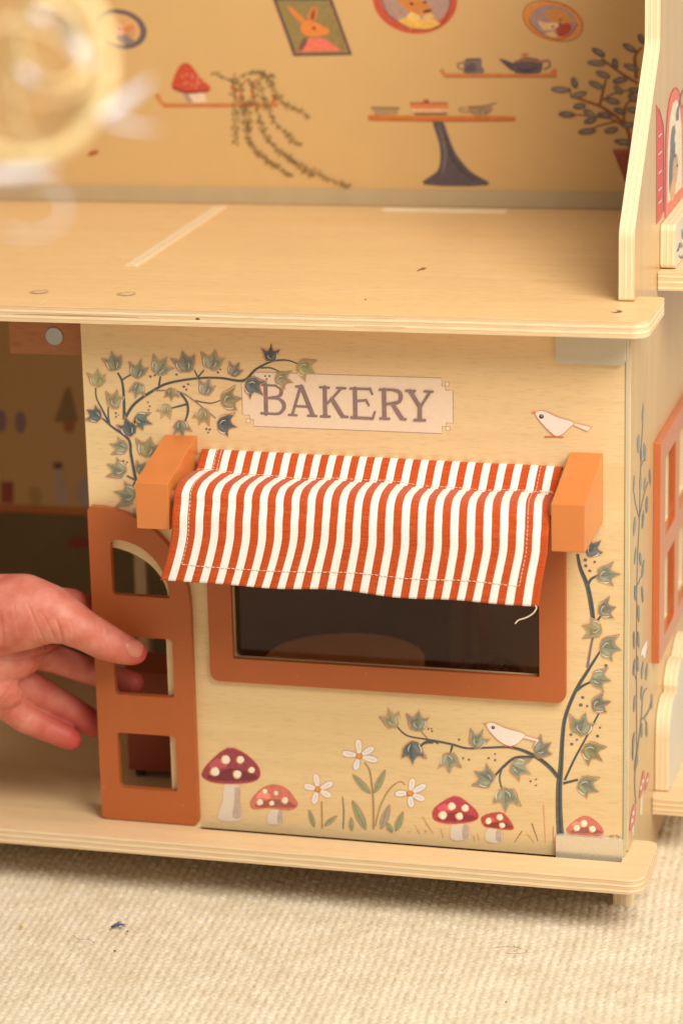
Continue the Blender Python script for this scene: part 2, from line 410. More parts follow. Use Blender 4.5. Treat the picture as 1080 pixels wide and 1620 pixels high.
# front wall
PX0, PX1 = -0.3462, -0.0008
def pts_on(px, ax, val):
    k = (0, 2) if ax == 1 else (1, 2)
    out = []
    for q in px:
        p = at(q[0], q[1], ax, val); out.append((p[k[0]], p[k[1]]))
    return out
def arch(x0, x1, z0, z1, zp, r=0.003, n=12):
    """half arch: straight left side, peak at the left, elliptical shoulder falling to the right side"""
    out = rounded([(x0, z1), (x0, z0), (x1, z0)], [r * 0.6, r, r], 4)
    for k in range(1, n + 1):
        t = math.pi / 2 * k / n; out.append((x0 + 0.002 + (x1 - x0 - 0.002) * math.cos(t), zp + (z1 - zp) * math.sin(t)))
    return out
# holes of the door leaf (front at y = -9 mm) and the smaller cut-outs of the wall behind
DX0, DX1 = -0.3456, -0.2788
door_out = rounded([(DX0, 0.0009), (DX1, 0.0006)], 0.0, 1)
dout = rounded([(DX0, 0.30), (DX0, 0.0008), (DX1, 0.0008), (DX1, 0.30)], [0, 0.0035, 0.0040, 0], 5)[1:-1]
dout = [(DX0, 0.2140)] + dout
for k in range(0, 17):
    t = math.pi / 2 * k / 16; dout.append((DX0 + 0.002 + (DX1 - DX0 - 0.002) * max(0, math.cos(t)) ** 0.92, 0.150 + (0.2165 - 0.150) * math.sin(t) ** 0.95))
h1 = pts_on([(172, 853), (178, 941), (268, 950)], 1, -0.006)
H1 = [(h1[1][0], h1[0][1] - 0.003)] + rounded([(h1[1][0], 0.3), (h1[1][0], h1[1][1]), (h1[2][0], h1[1][1] - 0.0003), (h1[2][0], 0.3)], [0, 0.0028, 0.0005, 0], 4)[1:-1]
for k in range(0, 13):
    t = math.pi / 2 * k / 12; H1.append((h1[1][0] + 0.003 + (h1[2][0] - h1[1][0] - 0.003) * math.cos(t), h1[1][1] + 0.001 + (h1[0][1] - h1[1][1] - 0.001) * math.sin(t)))
def qhole(px, r, ax=1, val=-0.006):
    q = pts_on(px, ax, val); x0 = (q[0][0] + q[3][0]) / 2; x1 = (q[1][0] + q[2][0]) / 2; z1 = (q[0][1] + q[1][1]) / 2; z0 = (q[2][1] + q[3][1]) / 2
    return rounded(rect(x0, z0, x1, z1), r, 5), (x0, z0, x1, z1)
H2, b2 = qhole([(178, 1007), (272, 1011), (276, 1103), (183, 1100)], 0.0026)
H3, b3 = qhole([(185, 1159), (277, 1165), (281, 1252), (190, 1248)], 0.0026)
a_lo = at(178, 946, 1, 0.0)[2]
def wall_arch():
    q0, q1 = at(150, 863, 1, 0), at(266, 949, 1, 0)
    x0, z1, x1, z0 = q0[0], q0[2], q1[0], a_lo - 0.004
    out = [(x0, z1), (x0, z0), (x1, z0)]
    for k in range(1, 12):
        t = math.pi / 2 * k / 11; out.append((x0 + 0.004 + (x1 - x0 - 0.004) * math.cos(t), z0 + 0.006 + (z1 - z0 - 0.006) * math.sin(t)))
    return out
def wall_hole(px):
    q = [at(x, y, 1, 0.0) for x, y in px]
    return rounded(rect(q[0][0], q[1][2], q[1][0], q[0][2]), 0.004, 4)
W2 = wall_hole([(160, 1000), (267, 1112)]); W3 = wall_hole([(168, 1152), (273, 1262)])
win_hole = rounded(rect(-0.2525, 0.1160, -0.0498, 0.2050), 0.0045, 5)
front = plate("front_wall", 'xz', rounded(rect(PX0, -0.0027, PX1, 0.3438), 0.0006, 2), 0.0, 0.0082, [m_panel, m_plyy], house,
              holes=[wall_arch(), W2, W3, win_hole], bev=0.0006)
strip = plate("edge_strip", 'xz', rect(-0.0006, 0.0005, 0.0006, 0.3436), -0.0006, 0.0070, [m_strip, m_strip], front, bev=0.0003)
bevel(plate("door", 'xz', dout, -0.006, -0.0004, [m_orange, m_orange], house, holes=[H1, H2, H3], bev=0), 0.0013, 3)
# window frame and pane
wf_out = rounded(rect(-0.2674, 0.1022, -0.0362, 0.2210), 0.0060, 6)
wf_in = rounded(rect(-0.2516, 0.1184, -0.0527, 0.2060), 0.0012, 3)
wframe = plate("window_frame", 'xz', wf_out, -0.0045, -0.0002, [m_orange, m_orange], house, holes=[wf_in], bev=0.0011, seg=3)
m_glass = bpy.data.materials.new("clear_plastic_pane"); m_glass.use_nodes = True
t = m_glass.node_tree; out_n = t.nodes["Material Output"]; t.nodes.remove(t.nodes["Principled BSDF"])
tr = node(t, "ShaderNodeBsdfTransparent"); tr.inputs[0].default_value = (0.90, 0.87, 0.84, 1); gl = node(t, "ShaderNodeBsdfGlossy"); gl.inputs["Roughness"].default_value = 0.04
mx = node(t, "ShaderNodeMixShader"); mx.inputs[0].default_value = 0.018
t.links.new(tr.outputs[0], mx.inputs[1]); t.links.new(gl.outputs[0], mx.inputs[2]); t.links.new(mx.outputs[0], out_n.inputs[0])
plate("pane", 'xz', rect(-0.2524, 0.1161, -0.0499, 0.2049), 0.0050, 0.0062, [m_glass, m_glass], wframe, bev=0)
plate("pane_edge", 'xz', rect(-0.2523, 0.1162, -0.0500, 0.1177), 0.0030, 0.0049, [m_skirt, m_skirt], wframe, bev=0.0003)
# brackets
plate("corner_bracket", 'xz', rounded(rect(-0.0426, -0.0046, -0.0002, 0.0132), [0.001, 0.001, 0.002, 0.002], 4), -0.0040, -0.0006, [m_brass, m_brass], house, bev=0.0005, seg=3)
tag(bpy.data.objects["corner_bracket"], "polished brass-coloured plate at the lower corner")
br2 = plate("corner_bracket", 'xz', rounded(rect(-0.0424, 0.3200, -0.0002, 0.3437), [0.003, 0.003, 0.001, 0.001], 4), -0.0042, -0.0004, [m_bracket, m_bracket], house, bev=0.0006, seg=3)
tag(br2, "matt greenish-beige plate under the upper floor")
# beech catch block with a round magnet
mb = box("catch_block", (-0.3995, 0.012, 0.3117), (-0.3490, 0.030, 0.3438), m_beech, house)
bm = bmesh.new(); c0 = at(86, 532, 1, 0.0115)
tube_bm(bm, [(c0[0], 0.0135, c0[2]), (c0[0], 0.0112, c0[2])], 0.0059, 28)
bevel(from_bm("magnet", bm, m_steel, mb), 0.0004, 2)
# foot under the base
bm = bmesh.new()
fo = rounded(rect(-0.0095, 0.0150, 0.0030, 0.0285), [0.001, 0.004, 0.004, 0.001], 5)
plate("foot", 'xy', fo, FLOOR - 0.001, -0.0101, [m_plyx, m_plyx], house, bev=0.0006)
plate("foot", 'xy', [(x - 0.55, y) for x, y in fo], FLOOR - 0.001, -0.0101, [m_plyx, m_plyx], house, bev=0.0006); bm.free()

# side window, ledges and signboards on the right wall
SX = 0.0015
swin = plate("side_window", 'yz', rounded(rect(wy0, wz0, wy1, wz1), 0.0008, 2), 0.0016, 0.0062, [m_pink, m_pink], house, holes=sh, bev=0.0005)
plate("side_ledge", 'xy', rounded(rect(0.0016, 0.1050, 0.0330, 0.300), [0.001, 0.007, 0.007, 0.001], 6), -0.0115, 0.0005, [m_base, m_plyz], house, bev=0.0012, seg=3)
plate("side_ledge", 'xy', rounded(rect(0.0016, 0.1090, 0.0480, 0.300), [0.001, 0.004, 0.007, 0.001], 6), 0.3418, 0.3530, [m_base, m_plyz], house, bev=0.0012, seg=3)
m_white = paint("pale_printed_face", (214, 204, 184), 0.4, 0.05)
cl = [(0.1160, 0.0012)]
for c, r, a0, a1 in (((0.1390, 0.038), 0.0230, 180, 62), ((0.170, 0.052), 0.024, 150, 60), ((0.208, 0.056), 0.026, 130, 40), ((0.236, 0.040), 0.020, 70, 0)):
    for k in range(9):
        a = math.radians(a0 + (a1 - a0) * k / 8); cl.append((c[0] + r * math.cos(a), c[1] + r * math.sin(a)))
cl += [(0.256, 0.0012)]
plate("scalloped_board", 'yz', cl, 0.0017, 0.0112, [m_white, m_plyx], house, bev=0.0010, seg=3)
sb = plate("window_box_board", 'yz', rounded(rect(0.1195, 0.3536, 0.262, 0.3815), [0.003, 0.003, 0.003, 0.004], 4), 0.0017, 0.0113, [m_white, m_plyx], house, bev=0.0012, seg=3)
p = Print(0, 0.0113, 1)
for q in ([(1072, 395), (1075, 385), (1079, 390)], [(1073, 404), (1077, 408), (1081, 400)], [(1070, 398), (1073, 392)]): p.stroke(q, [1.5, 3, 1], (96, 100, 104))
p.blob(1080, 370, 3, 9, (122, 130, 122)); p.blob(1076, 388, 2, 5, (150, 140, 120)); p.done("leaf_print", sb)

# awning
aw = empty("awning", (-0.15, -0.035, 0.22), parent=house)
def block(x0, x1, topb, topf, bot):
    o = plate("awning_block", 'yz', rounded([(-0.0002, topb), (-0.0002, bot), (-0.065, bot), (-0.065, topf)], 0.0008, 2), x0, x1, [m_orange2, m_orange2], aw, bev=0.0009, seg=3)
    return o
block(-0.2926, -0.2715, 0.2652, 0.2513, 0.2214); block(-0.0338, -0.0139, 0.2643, 0.2495, 0.2198)
m_rod = wood("dowel_wood", (224, 190, 140), (1, 0, 0))
for y, z, r in ((-0.0045, 0.2505, 0.0034), (-0.0550, 0.2405, 0.0040)):
    bm = bmesh.new(); tube_bm(bm, [(-0.2718, y, z), (-0.0335, y, z - 0.0055)], r, 16); from_bm("rod", bm, m_rod, aw)
# cloth: rows run from the wall to the hem, columns along the awning; edges from the photograph's own outline
rowsY = [0.0000, -0.0045, -0.010, -0.0165, -0.023, -0.030, -0.042, -0.052, -0.0600, -0.0645, -0.0670, -0.0680, -0.0690, -0.0700, -0.0708]
Lpx = [(324, 712), (320, 711.5), (316, 725), (311, 745), (305, 748), (300, 751), (291, 757), (284, 763), (278, 775), (275.5, 790), (274, 815), (272.5, 845), (267, 872), (261, 893), (253.5, 917)]
Rpx = [(890, 741), (888, 740), (884, 757), (879, 782), (874, 785), (872, 789), (869.5, 795), (868.5, 802), (868, 812), (867, 830), (866.5, 850), (866, 875), (861, 905), (857, 930), (853, 959)]
Lr = [at(x, y, 1, Y) for (x, y), Y in zip(Lpx, rowsY)]; Rr = [at(x, y, 1, Y) for (x, y), Y in zip(Rpx, rowsY)]
Ls, Rs = catmull(Lr, 5), catmull(Rr, 5); NV = len(Ls); NU = 188
ucen = np.linspace(0, 1, NU + 1)
CL = np.zeros((NV, NU + 1, 3))
for j in range(NV):
    v = j / (NV - 1)
    for i, u in enumerate(ucen):
        q = Ls[j] * (1 - u) + Rs[j] * u
        hang = max(0.0, (v - 0.42) / 0.58)
        q = q.copy()
        q[1] += -0.0016 * math.sin(u * 9.0 + 0.5) * hang - 0.0010 * math.sin(u * 23 + 2.1 * v * 6) * hang
        q[1] += 0.0016 * math.exp(-((v - 0.66) / 0.035) ** 2) * (0.6 + 0.4 * math.sin(u * 6 + 1))       # old fold across the drop
        q[2] += (0.0009 * math.sin(u * 14 + 1.0) + 0.0005 * math.sin(u * 37)) * (math.exp(-((v - 0.30) / 0.16) ** 2))
        q[2] += 0.0006 * math.sin(u * 17) * hang
        q[0] += 0.0008 * math.sin(v * 7 + u * 11) * hang
        CL[j, i] = q
bm = bmesh.new(); uvl = bm.loops.layers.uv.new("UVMap")
VV = [[bm.verts.new(CL[j, i]) for i in range(NU + 1)] for j in range(NV)]
for j in range(NV - 1):
    for i in range(NU):
        f = bm.faces.new((VV[j][i], VV[j + 1][i], VV[j + 1][i + 1], VV[j][i + 1])); f.smooth = True
        for lp, (jj, ii) in zip(f.loops, ((j, i), (j + 1, i), (j + 1, i + 1), (j, i + 1))): lp[uvl].uv = (ii / NU, jj / (NV - 1))
m_cloth, t, b = new_mat("striped_cotton", 0.9, 0.12)
uv = node(t, "ShaderNodeTexCoord").outputs["UV"]; sx = node(t, "ShaderNodeSeparateXYZ"); t.links.new(uv, sx.inputs[0])
nz = noise(t, coords(t, (300, 500, 1), "UV"), 1.0, 2)
a1 = node(t, "ShaderNodeMath", operation='MULTIPLY'); t.links.new(sx.outputs[0], a1.inputs[0]); a1.inputs[1].default_value = 23.45
a2 = node(t, "ShaderNodeMath", operation='MULTIPLY_ADD'); t.links.new(nz, a2.inputs[0]); a2.inputs[1].default_value = 0.05; t.links.new(a1.outputs[0], a2.inputs[2])
fr = node(t, "ShaderNodeMath", operation='FRACT'); t.links.new(a2.outputs[0], fr.inputs[0])
st_ = ramp(t, fr.outputs[0], [(0.0, (0, 0, 0)), (0.02, (1, 1, 1)), (0.51, (1, 1, 1)), (0.545, (0, 0, 0))])
warp = noise(t, coords(t, (620, 30, 1), "UV"), 1.0, 3); weft = noise(t, coords(t, (18, 260, 1), "UV"), 1.0, 3)
rust = ramp(t, weft, [(0.3, lin((176, 66, 24))), (0.5, lin((198, 82, 34))), (0.75, lin((214, 104, 52)))])
rust = mixc(t, ramp(t, warp, [(0.4, (0.35,) * 3), (0.6, (0, 0, 0))]), rust, lin((158, 56, 20)))
cream = ramp(t, warp, [(0.3, lin((232, 224, 212))), (0.6, lin((245, 241, 234)))])
t.links.new(mixc(t, st_, cream, rust), b.inputs["Base Color"])
add = node(t, "ShaderNodeMath", operation='ADD'); t.links.new(warp, add.inputs[0]); t.links.new(weft, add.inputs[1]); bump(t, b, add.outputs[0], 0.35, 0.0004)
b.inputs["Sheen Weight"].default_value = 0.15
cloth = from_bm("awning_cloth", bm, m_cloth, aw); cloth.data.polygons.foreach_set("use_smooth", [True] * len(cloth.data.polygons))
sol = cloth.modifiers.new("thick", 'SOLIDIFY'); sol.thickness = 0.0007; sol.offset = 0
# seams: rows of thread stitches
m_thread = paint("cotton_thread", (228, 204, 176), 0.9, 0.05)
def cl_at(u, v):
    x, y = u * NU, v * (NV - 1); i, j = min(int(x), NU - 1), min(int(y), NV - 2); a, b_ = x - i, y - j
    P = lambda jj, ii: CL[jj, ii]
    q = P(j, i) * (1 - a) * (1 - b_) + P(j, i + 1) * a * (1 - b_) + P(j + 1, i) * (1 - a) * b_ + P(j + 1, i + 1) * a * b_
    n = np.cross(P(j, i + 1) - P(j, i), P(j + 1, i) - P(j, i)); n /= np.linalg.norm(n)
    if n @ (CAM - q) < 0: n = -n
    return q + n * 0.00062
def seam(name, path, step, duty=0.8, rad=0.00026):
    bm = bmesh.new(); path = np.array(path, float); seg = np.array([cl_at(*p) for p in path]); L = np.concatenate([[0], np.cumsum(np.linalg.norm(np.diff(seg, axis=0), axis=1))])
    s = 0.0
    while s < L[-1]:
        pts = []
        for k in range(4):
            w = min(s + step * duty * k / 3, L[-1]); u = np.interp(w, L, path[:, 0]); v = np.interp(w, L, path[:, 1]); q = cl_at(u + random.uniform(-1, 1) * 0.0003, v + random.uniform(-1, 1) * 0.0012)
            pts.append(q)
        try: tube_bm(bm, pts, [rad * 0.55, rad, rad, rad * 0.55], 5)
        except Exception: pass
        s += step
    return from_bm(name, bm, m_thread, aw)
vs = 3.0 / 14; vb = 12.9 / 14
seam("stitching", [(u, vs + 0.006 * math.sin(u * 9)) for u in np.linspace(0.0, 0.995, 40)], 0.0030, 0.86, 0.0003)
seam("stitching", [(u, vb + 0.004 * math.sin(u * 7)) for u in np.linspace(0.045, 0.945, 40)], 0.0032, 0.84, 0.0003)
seam("stitching", [(0.046, v) for v in np.linspace(0.07, vb, 40)], 0.0026, 0.8)
seam("stitching", [(0.056 + 0.008 * v, v) for v in np.linspace(0.05, vs, 12)], 0.0026, 0.85)
seam("stitching", [(0.945, v) for v in np.linspace(0.05, vb, 40)], 0.0026, 0.8)
bm = bmesh.new()
th = [at(x, y, 1, Y) for x, y, Y in ((846, 958, -0.0712), (848, 962, -0.0715), (843, 970, -0.073), (832, 977, -0.075), (820, 981, -0.076), (814, 987, -0.077))]
tube_bm(bm, catmull(th, 5), 0.00038, 6)
for d in range(0):
    tube_bm(bm, [at(846 + random.uniform(-4, 4), 957, 1, -0.0712), at(846 + random.uniform(-12, 6), 961 + d, 1, -0.0722)], 0.0003, 5)
from_bm("loose_thread", bm, m_thread, aw); bm = bmesh.new()
tube_bm(bm, catmull([cl_at(u, v) for u, v in ((0.955, 0.205), (0.965, 0.22), (0.99, 0.205), (0.97, 0.215))], 4), 0.0005, 5)
from_bm("thread_knot", bm, m_thread, aw)

# ================================================================== artwork on the front wall
G0, G1, G2 = (150, 149, 128), (162, 152, 112), (104, 112, 110)          # leaf greens
TAN, SLATE, MAUVE = (226, 160, 106), (98, 98, 94), (156, 128, 124)
LEAF = [(-0.06, -0.50), (-0.30, -0.42), (-0.44, -0.20), (-0.50, 0.04), (-0.62, 0.34), (-0.34, 0.22), (-0.20, 0.24), (-0.08, 0.42), (0.02, 0.66), (0.12, 0.40), (0.22, 0.22), (0.36, 0.20),
        (0.62, 0.28), (0.52, 0.04), (0.46, -0.20), (0.30, -0.42), (0.08, -0.50)]
def leaf(par, x, y, size, ang, tone, ax=1, val=0.0, sign=-1, lift=0.0004):
    p = Print(ax, val, sign, lift); a = math.radians(90 - ang)
    sx = random.uniform(0.86, 1.08); k = [1 + random.uniform(-0.10, 0.10) for _ in LEAF]
    def T(u, v, g=0.94): u, v = u * sx * size * g, -v * size * g; return (x + u * math.cos(a) - v * math.sin(a), y + u * math.sin(a) + v * math.cos(a))
    out = [T(u * q, v * q) for (u, v), q in zip(LEAF, k)]
    base_c = (G0, G1, G2)[tone]; j = random.uniform(0.92, 1.08); base_c = tuple(min(255, c * j) for c in base_c)
    base_c = tuple(int(c // 6 * 6) for c in base_c)
    p.poly([T(u * q * 0.93, v * q * 0.93) for (u, v), q in zip(LEAF, k)], base_c)
    dk = tuple(int(c * 0.88) for c in base_c); lt = tuple(int(min(255, c * 1.14)) for c in base_c)
    s = random.choice((-1, 1))
    p.poly([T(0.02, -0.40), T(0.30 * s, -0.18), T(0.36 * s, 0.08), T(0.16 * s, 0.10), T(0.04, 0.30), T(-0.02, 0.0)], dk, 2)
    p.poly([T(-0.10 * s, -0.36), T(-0.30 * s, -0.22), T(-0.36 * s, 0.06), T(-0.22 * s, 0.02)], lt, 2)
    if tone != 1: p.stroke([T(0, -0.42), T(0.03, -0.05), T(0.0, 0.36)], [size * 0.05, size * 0.02], tuple(int(c * 0.76) for c in base_c))
    w = max(0.9, size * 0.045)
    hi = out[1:] + out[:1]
    i0 = random.randint(0, 5)
    p.stroke(out, [w * 0.4, w * 1.0, w * 0.6, w * 1.1, w * 0.4], TAN, 0, True)
    p.stroke([T(-0.36 * s, -0.30), T(-0.44 * s, -0.10), T(-0.42 * s, 0.08)], [w * 0.6, w * 1.3, w * 0.5], (222, 216, 198))
    p.stroke([T(0.05, -0.34), T(0.16 * s, -0.20), T(0.18 * s, -0.05)], [w * 0.4, w * 0.9, w * 0.4], (214, 212, 198))
    p.stroke([T(u * 1.09, v * 1.09) for u, v in LEAF[1:6]], [w * 0.3, w * 0.7, w * 0.3], MAUVE)
    return p.done("ivy_leaf_print", par)
Z3, Z6, Z7 = zoom(110, 500, 2.5116), zoom(300, 900, 2.7), zoom(660, 860, 2.5714)
def sprig(parent, xf, strokes, dots, name="ivy_stem_print"):
    p = Print(1, 0.0, -1, 0.00012, xf)
    for pts, w, c in strokes:
        p.stroke(pts, w, c)
        if isinstance(w, (list, tuple)) and max(w) > 8: p.stroke([(x + 1.2, y - 1) for x, y in pts], [q * 0.3 for q in w], tuple(int(v * 0.72) for v in c))
    for x, y, r in dots: p.blob(x, y, r, r * 0.85, (126, 98, 100), 20, 9, 0.15)
    p.done(name, parent)
# small plaque behind the lettering first
p = Print(1, 0.0, -1, 0.00004)
plaque = [(403, 588.5), (698, 598), (698.6, 611), (704, 611.2), (704.4, 617.3), (716, 617.8), (716.8, 669.5), (705.3, 669), (705.1, 674.6), (699, 674.4), (698.8, 686), (401.6, 674.3), (401, 663.4), (395.6, 663.2), (395, 657), (383.6, 656.2),
          (382, 605), (392.6, 605.4), (392.8, 599.8), (402.6, 600)]
p.poly(plaque, (236, 212, 182)); p.stroke(plaque, 1.3, (176, 142, 122), 0, True)
for x, y in ((707, 607.6), (708, 678), (392.6, 665.6)):
    q = [(x - 3.2, y - 3.2), (x + 3.2, y - 3), (x + 3.2, y + 3.2), (x - 3.2, y + 3)]; p.poly(q, (238, 216, 190)); p.stroke(q, 1.1, (176, 142, 122), 0, True)
p.done("name_plaque_print", front)
LC = (146, 118, 114)
p = Print(1, 0.0, -1, 0.00016, zoom(370, 580, 6.0))
for pts, w in (([(300, 172), (306, 448)], 40), ([(268, 174), (395, 180)], 22), ([(395, 180), (442, 205), (450, 245), (425, 282), (330, 296)], [22, 34, 38, 30, 22]),
               ([(330, 298), (420, 304), (470, 345), (474, 395), (440, 438), (400, 449)], [22, 26, 38, 38, 30, 24]), ([(262, 442), (400, 449)], 24),
               ([(632, 190), (556, 452)], [30, 28]), ([(640, 188), (748, 458)], 42), ([(592, 188), (650, 188)], 25), ([(594, 374), (700, 380)], 22), ([(522, 456), (596, 461)], 21), ([(704, 464), (784, 468)], 22),
               ([(862, 196), (868, 468)], 40), ([(818, 194), (902, 199)], 22), ([(826, 470), (910, 473)], 24), ([(1018, 206), (950, 282), (885, 350)], [26, 25, 24]), ([(978, 200), (1060, 205)], 22),
               ([(930, 305), (985, 395), (1030, 468)], [38, 42, 40]), ([(1030, 470), (1080, 476)], 24)):
    p.pen(pts, w, LC)
p.xf = zoom(540, 580, 6.0)
for pts, w in (([(128, 208), (134, 478)], 40), ([(86, 206), (270, 211)], 22), ([(270, 208), (294, 258)], [26, 20]), ([(140, 324), (232, 317)], 22), ([(234, 316), (262, 366)], [24, 18]),
               ([(96, 480), (300, 490)], 26), ([(300, 488), (318, 428)], [24, 20]),
               ([(404, 218), (410, 484)], 40), ([(364, 216), (480, 216)], 22), ([(478, 216), (545, 236), (564, 284), (540, 335), (430, 352)], [22, 34, 40, 32, 22]), ([(490, 358), (535, 430), (572, 486)], [34, 40, 40]),
               ([(572, 492), (610, 497)], 24), ([(370, 488), (456, 492)], 22),
               ([(654, 232), (744, 378)], 38), ([(616, 225), (698, 230)], 24), ([(840, 240), (752, 378)], 28), ([(790, 231), (866, 235)], 22), ([(745, 372), (746, 498)], 40), ([(694, 503), (796, 506)], 24)):
    p.pen(pts, w, LC)
p.done("bakery_lettering_print", front)
s1 = [([(275, 680), (262, 640), (245, 550), (235, 490), (170, 440), (130, 405)], [12, 12, 12, 11, 9, 6], SLATE), ([(160, 430), (155, 395), (155, 360)], [8, 6], SLATE), ([(158, 425), (130, 370), (108, 325), (105, 285)], [9, 6, 6], SLATE),
      ([(218, 412), (217, 330), (210, 262), (192, 225)], [13, 11, 9, 7], SLATE), ([(208, 254), (245, 232)], [8, 6], SLATE), ([(222, 405), (260, 348), (340, 292), (400, 265), (510, 247), (600, 246), (690, 256), (740, 212), (800, 182), (860, 175), (908, 190)], [13, 12, 11, 10, 9, 9, 11, 10, 7, 6, 4], SLATE),
      ([(508, 246), (535, 214)], [8, 6], SLATE), ([(512, 246), (496, 214)], [7, 5], SLATE), ([(335, 296), (400, 296), (450, 306), (500, 340), (582, 406)], [7, 6, 6, 6, 5], MAUVE), ([(500, 336), (560, 346), (602, 334)], [6, 5, 4], SLATE),
      ([(440, 306), (466, 340), (471, 380), (460, 418)], [9, 10, 10, 6], SLATE), ([(466, 350), (405, 366)], [10, 5], SLATE), ([(356, 276), (362, 240)], [9, 6], SLATE), ([(760, 206), (800, 206), (836, 222)], [7, 6, 4], SLATE), ([(264, 652), (228, 634)], [8, 6], SLATE), ([(262, 655), (245, 690)], [8, 6], SLATE)]
d1 = [(322, 240, 6), (340, 235, 5), (426, 232, 5), (455, 280, 6), (472, 270, 5), (465, 292, 5), (590, 224, 5), (600, 212, 4), (185, 385, 5), (186, 400, 4), (196, 392, 3), (313, 342, 4), (320, 358, 4), (316, 372, 4), (778, 238, 4), (795, 238, 4), (784, 250, 4),
      (545, 448, 5), (558, 450, 5), (552, 462, 4), (215, 575, 5), (222, 590, 4), (230, 580, 4), (238, 668, 3)]
sprig(front, Z3, s1, d1)
for x, y, s, a, tn in ((178, 182, 78, 105, 0), (113, 248, 72, 92, 1), (275, 214, 74, 78, 0), (366, 200, 78, 60, 0), (460, 184, 88, 105, 0), (570, 178, 80, 80, 0), (658, 214, 64, 62, 0), (800, 150, 68, 90, 2), (938, 208, 76, -25, 1), (848, 252, 74, -15, 1), (732, 280, 82, -40, 2),
                       (546, 284, 70, 75, 0), (640, 332, 84, 10, 1), (622, 430, 80, -12, 2), (528, 398, 72, -110, 1), (444, 444, 72, -75, 0), (380, 376, 60, -115, 1), (405, 308, 50, -85, 1), (270, 292, 64, -100, 0), (182, 332, 78, 80, 1), (290, 414, 72, -18, 2), (236, 442, 80, 110, 2),
                       (100, 390, 68, 150, 2), (200, 518, 70, 165, 0), (314, 522, 84, 80, 1), (190, 608, 80, 155, 0), (288, 604, 54, 60, 0), (226, 712, 84, 165, 0), (262, 790, 40, 170, 0)):
    q = Z3(x, y); leaf(front, q[0], q[1], s / 2.5116, a, tn)
s2 = [([(580, 1180), (575, 1080), (576, 980), (583, 900), (590, 780), (602, 700), (642, 600), (690, 520), (742, 438)], [30, 27, 25, 20, 17, 16, 15, 14, 8], SLATE), ([(690, 505), (704, 420), (714, 375)], [13, 11, 10], MAUVE), ([(714, 312), (706, 250), (690, 170), (662, 100), (650, 42)], [18, 20, 19, 15, 12], SLATE),
      ([(692, 172), (705, 145), (736, 128)], [12, 11, 9], SLATE), ([(722, 325), (748, 290)], [11, 8], SLATE), ([(648, 598), (672, 578), (706, 562)], [11, 11, 8], SLATE), ([(598, 962), (640, 872), (690, 780), (738, 688)], [10, 9, 8, 7], SLATE), ([(592, 975), (652, 960)], [11, 9], SLATE),
      ([(575, 955), (540, 912), (490, 872), (430, 842), (370, 828), (280, 830), (200, 832), (140, 816), (60, 800), (35, 797)], [16, 17, 16, 13, 10, 8, 8, 9, 8, 7], SLATE), ([(142, 822), (134, 852)], [10, 6], SLATE), ([(472, 868), (400, 870), (355, 902), (316, 942)], [11, 11, 12, 8], SLATE), ([(344, 912), (334, 955), (345, 1002)], [8, 7, 6], SLATE)]
d2 = [(682, 66, 7), (720, 74, 6), (685, 90, 7), (700, 110, 7), (766, 495, 7), (672, 625, 7), (664, 656, 8), (690, 660, 5), (742, 748, 5), (732, 782, 7), (624, 776, 6), (648, 797, 5), (628, 815, 7), (170, 797, 5), (186, 872, 5), (210, 878, 5), (290, 872, 5), (316, 855, 4), (316, 880, 5), (460, 966, 5), (482, 958, 4), (482, 982, 4), (45, 752, 4), (60, 762, 4)]
sprig(front, Z7, s2, d2)
sprig(front, Z6, [([(1062, 745), (1020, 730), (940, 716), (908, 698), (884, 672)], [9, 8, 7, 7, 6], SLATE), ([(1022, 732), (984, 690)], [6, 5], MAUVE), ([(1040, 740), (1005, 742), (984, 758)], [13, 13, 8], SLATE)], [(1018, 684, 4), (1032, 682, 4), (1034, 694, 4)])
for x, y, s, a, tn in ((712, 18, 78, 45, 2), (770, 126, 90, 5, 0), (768, 266, 76, 15, 0), (712, 345, 84, 165, 1), (780, 422, 88, -10, 0), (742, 552, 82, -5, 0), (742, 652, 82, 15, 0), (668, 738, 92, 75, 0), (710, 848, 92, -40, 1), (690, 986, 90, -25, 0), (508, 832, 82, 35, 0), (246, 796, 80, 65, 0),
                       (416, 915, 84, -25, 0), (274, 950, 86, 150, 0), (360, 1034, 96, -90, 0), (128, 886, 84, -85, 0)):
    q = Z7(x, y); leaf(front, q[0], q[1], s / 2.5714, a, tn)
for x, y, s, a, tn in ((862, 642, 84, 110, 1), (973, 652, 88, 85, 0), (950, 782, 98, -85, 2)):
    q = Z6(x, y); leaf(front, q[0], q[1], s / 2.7, a, tn)
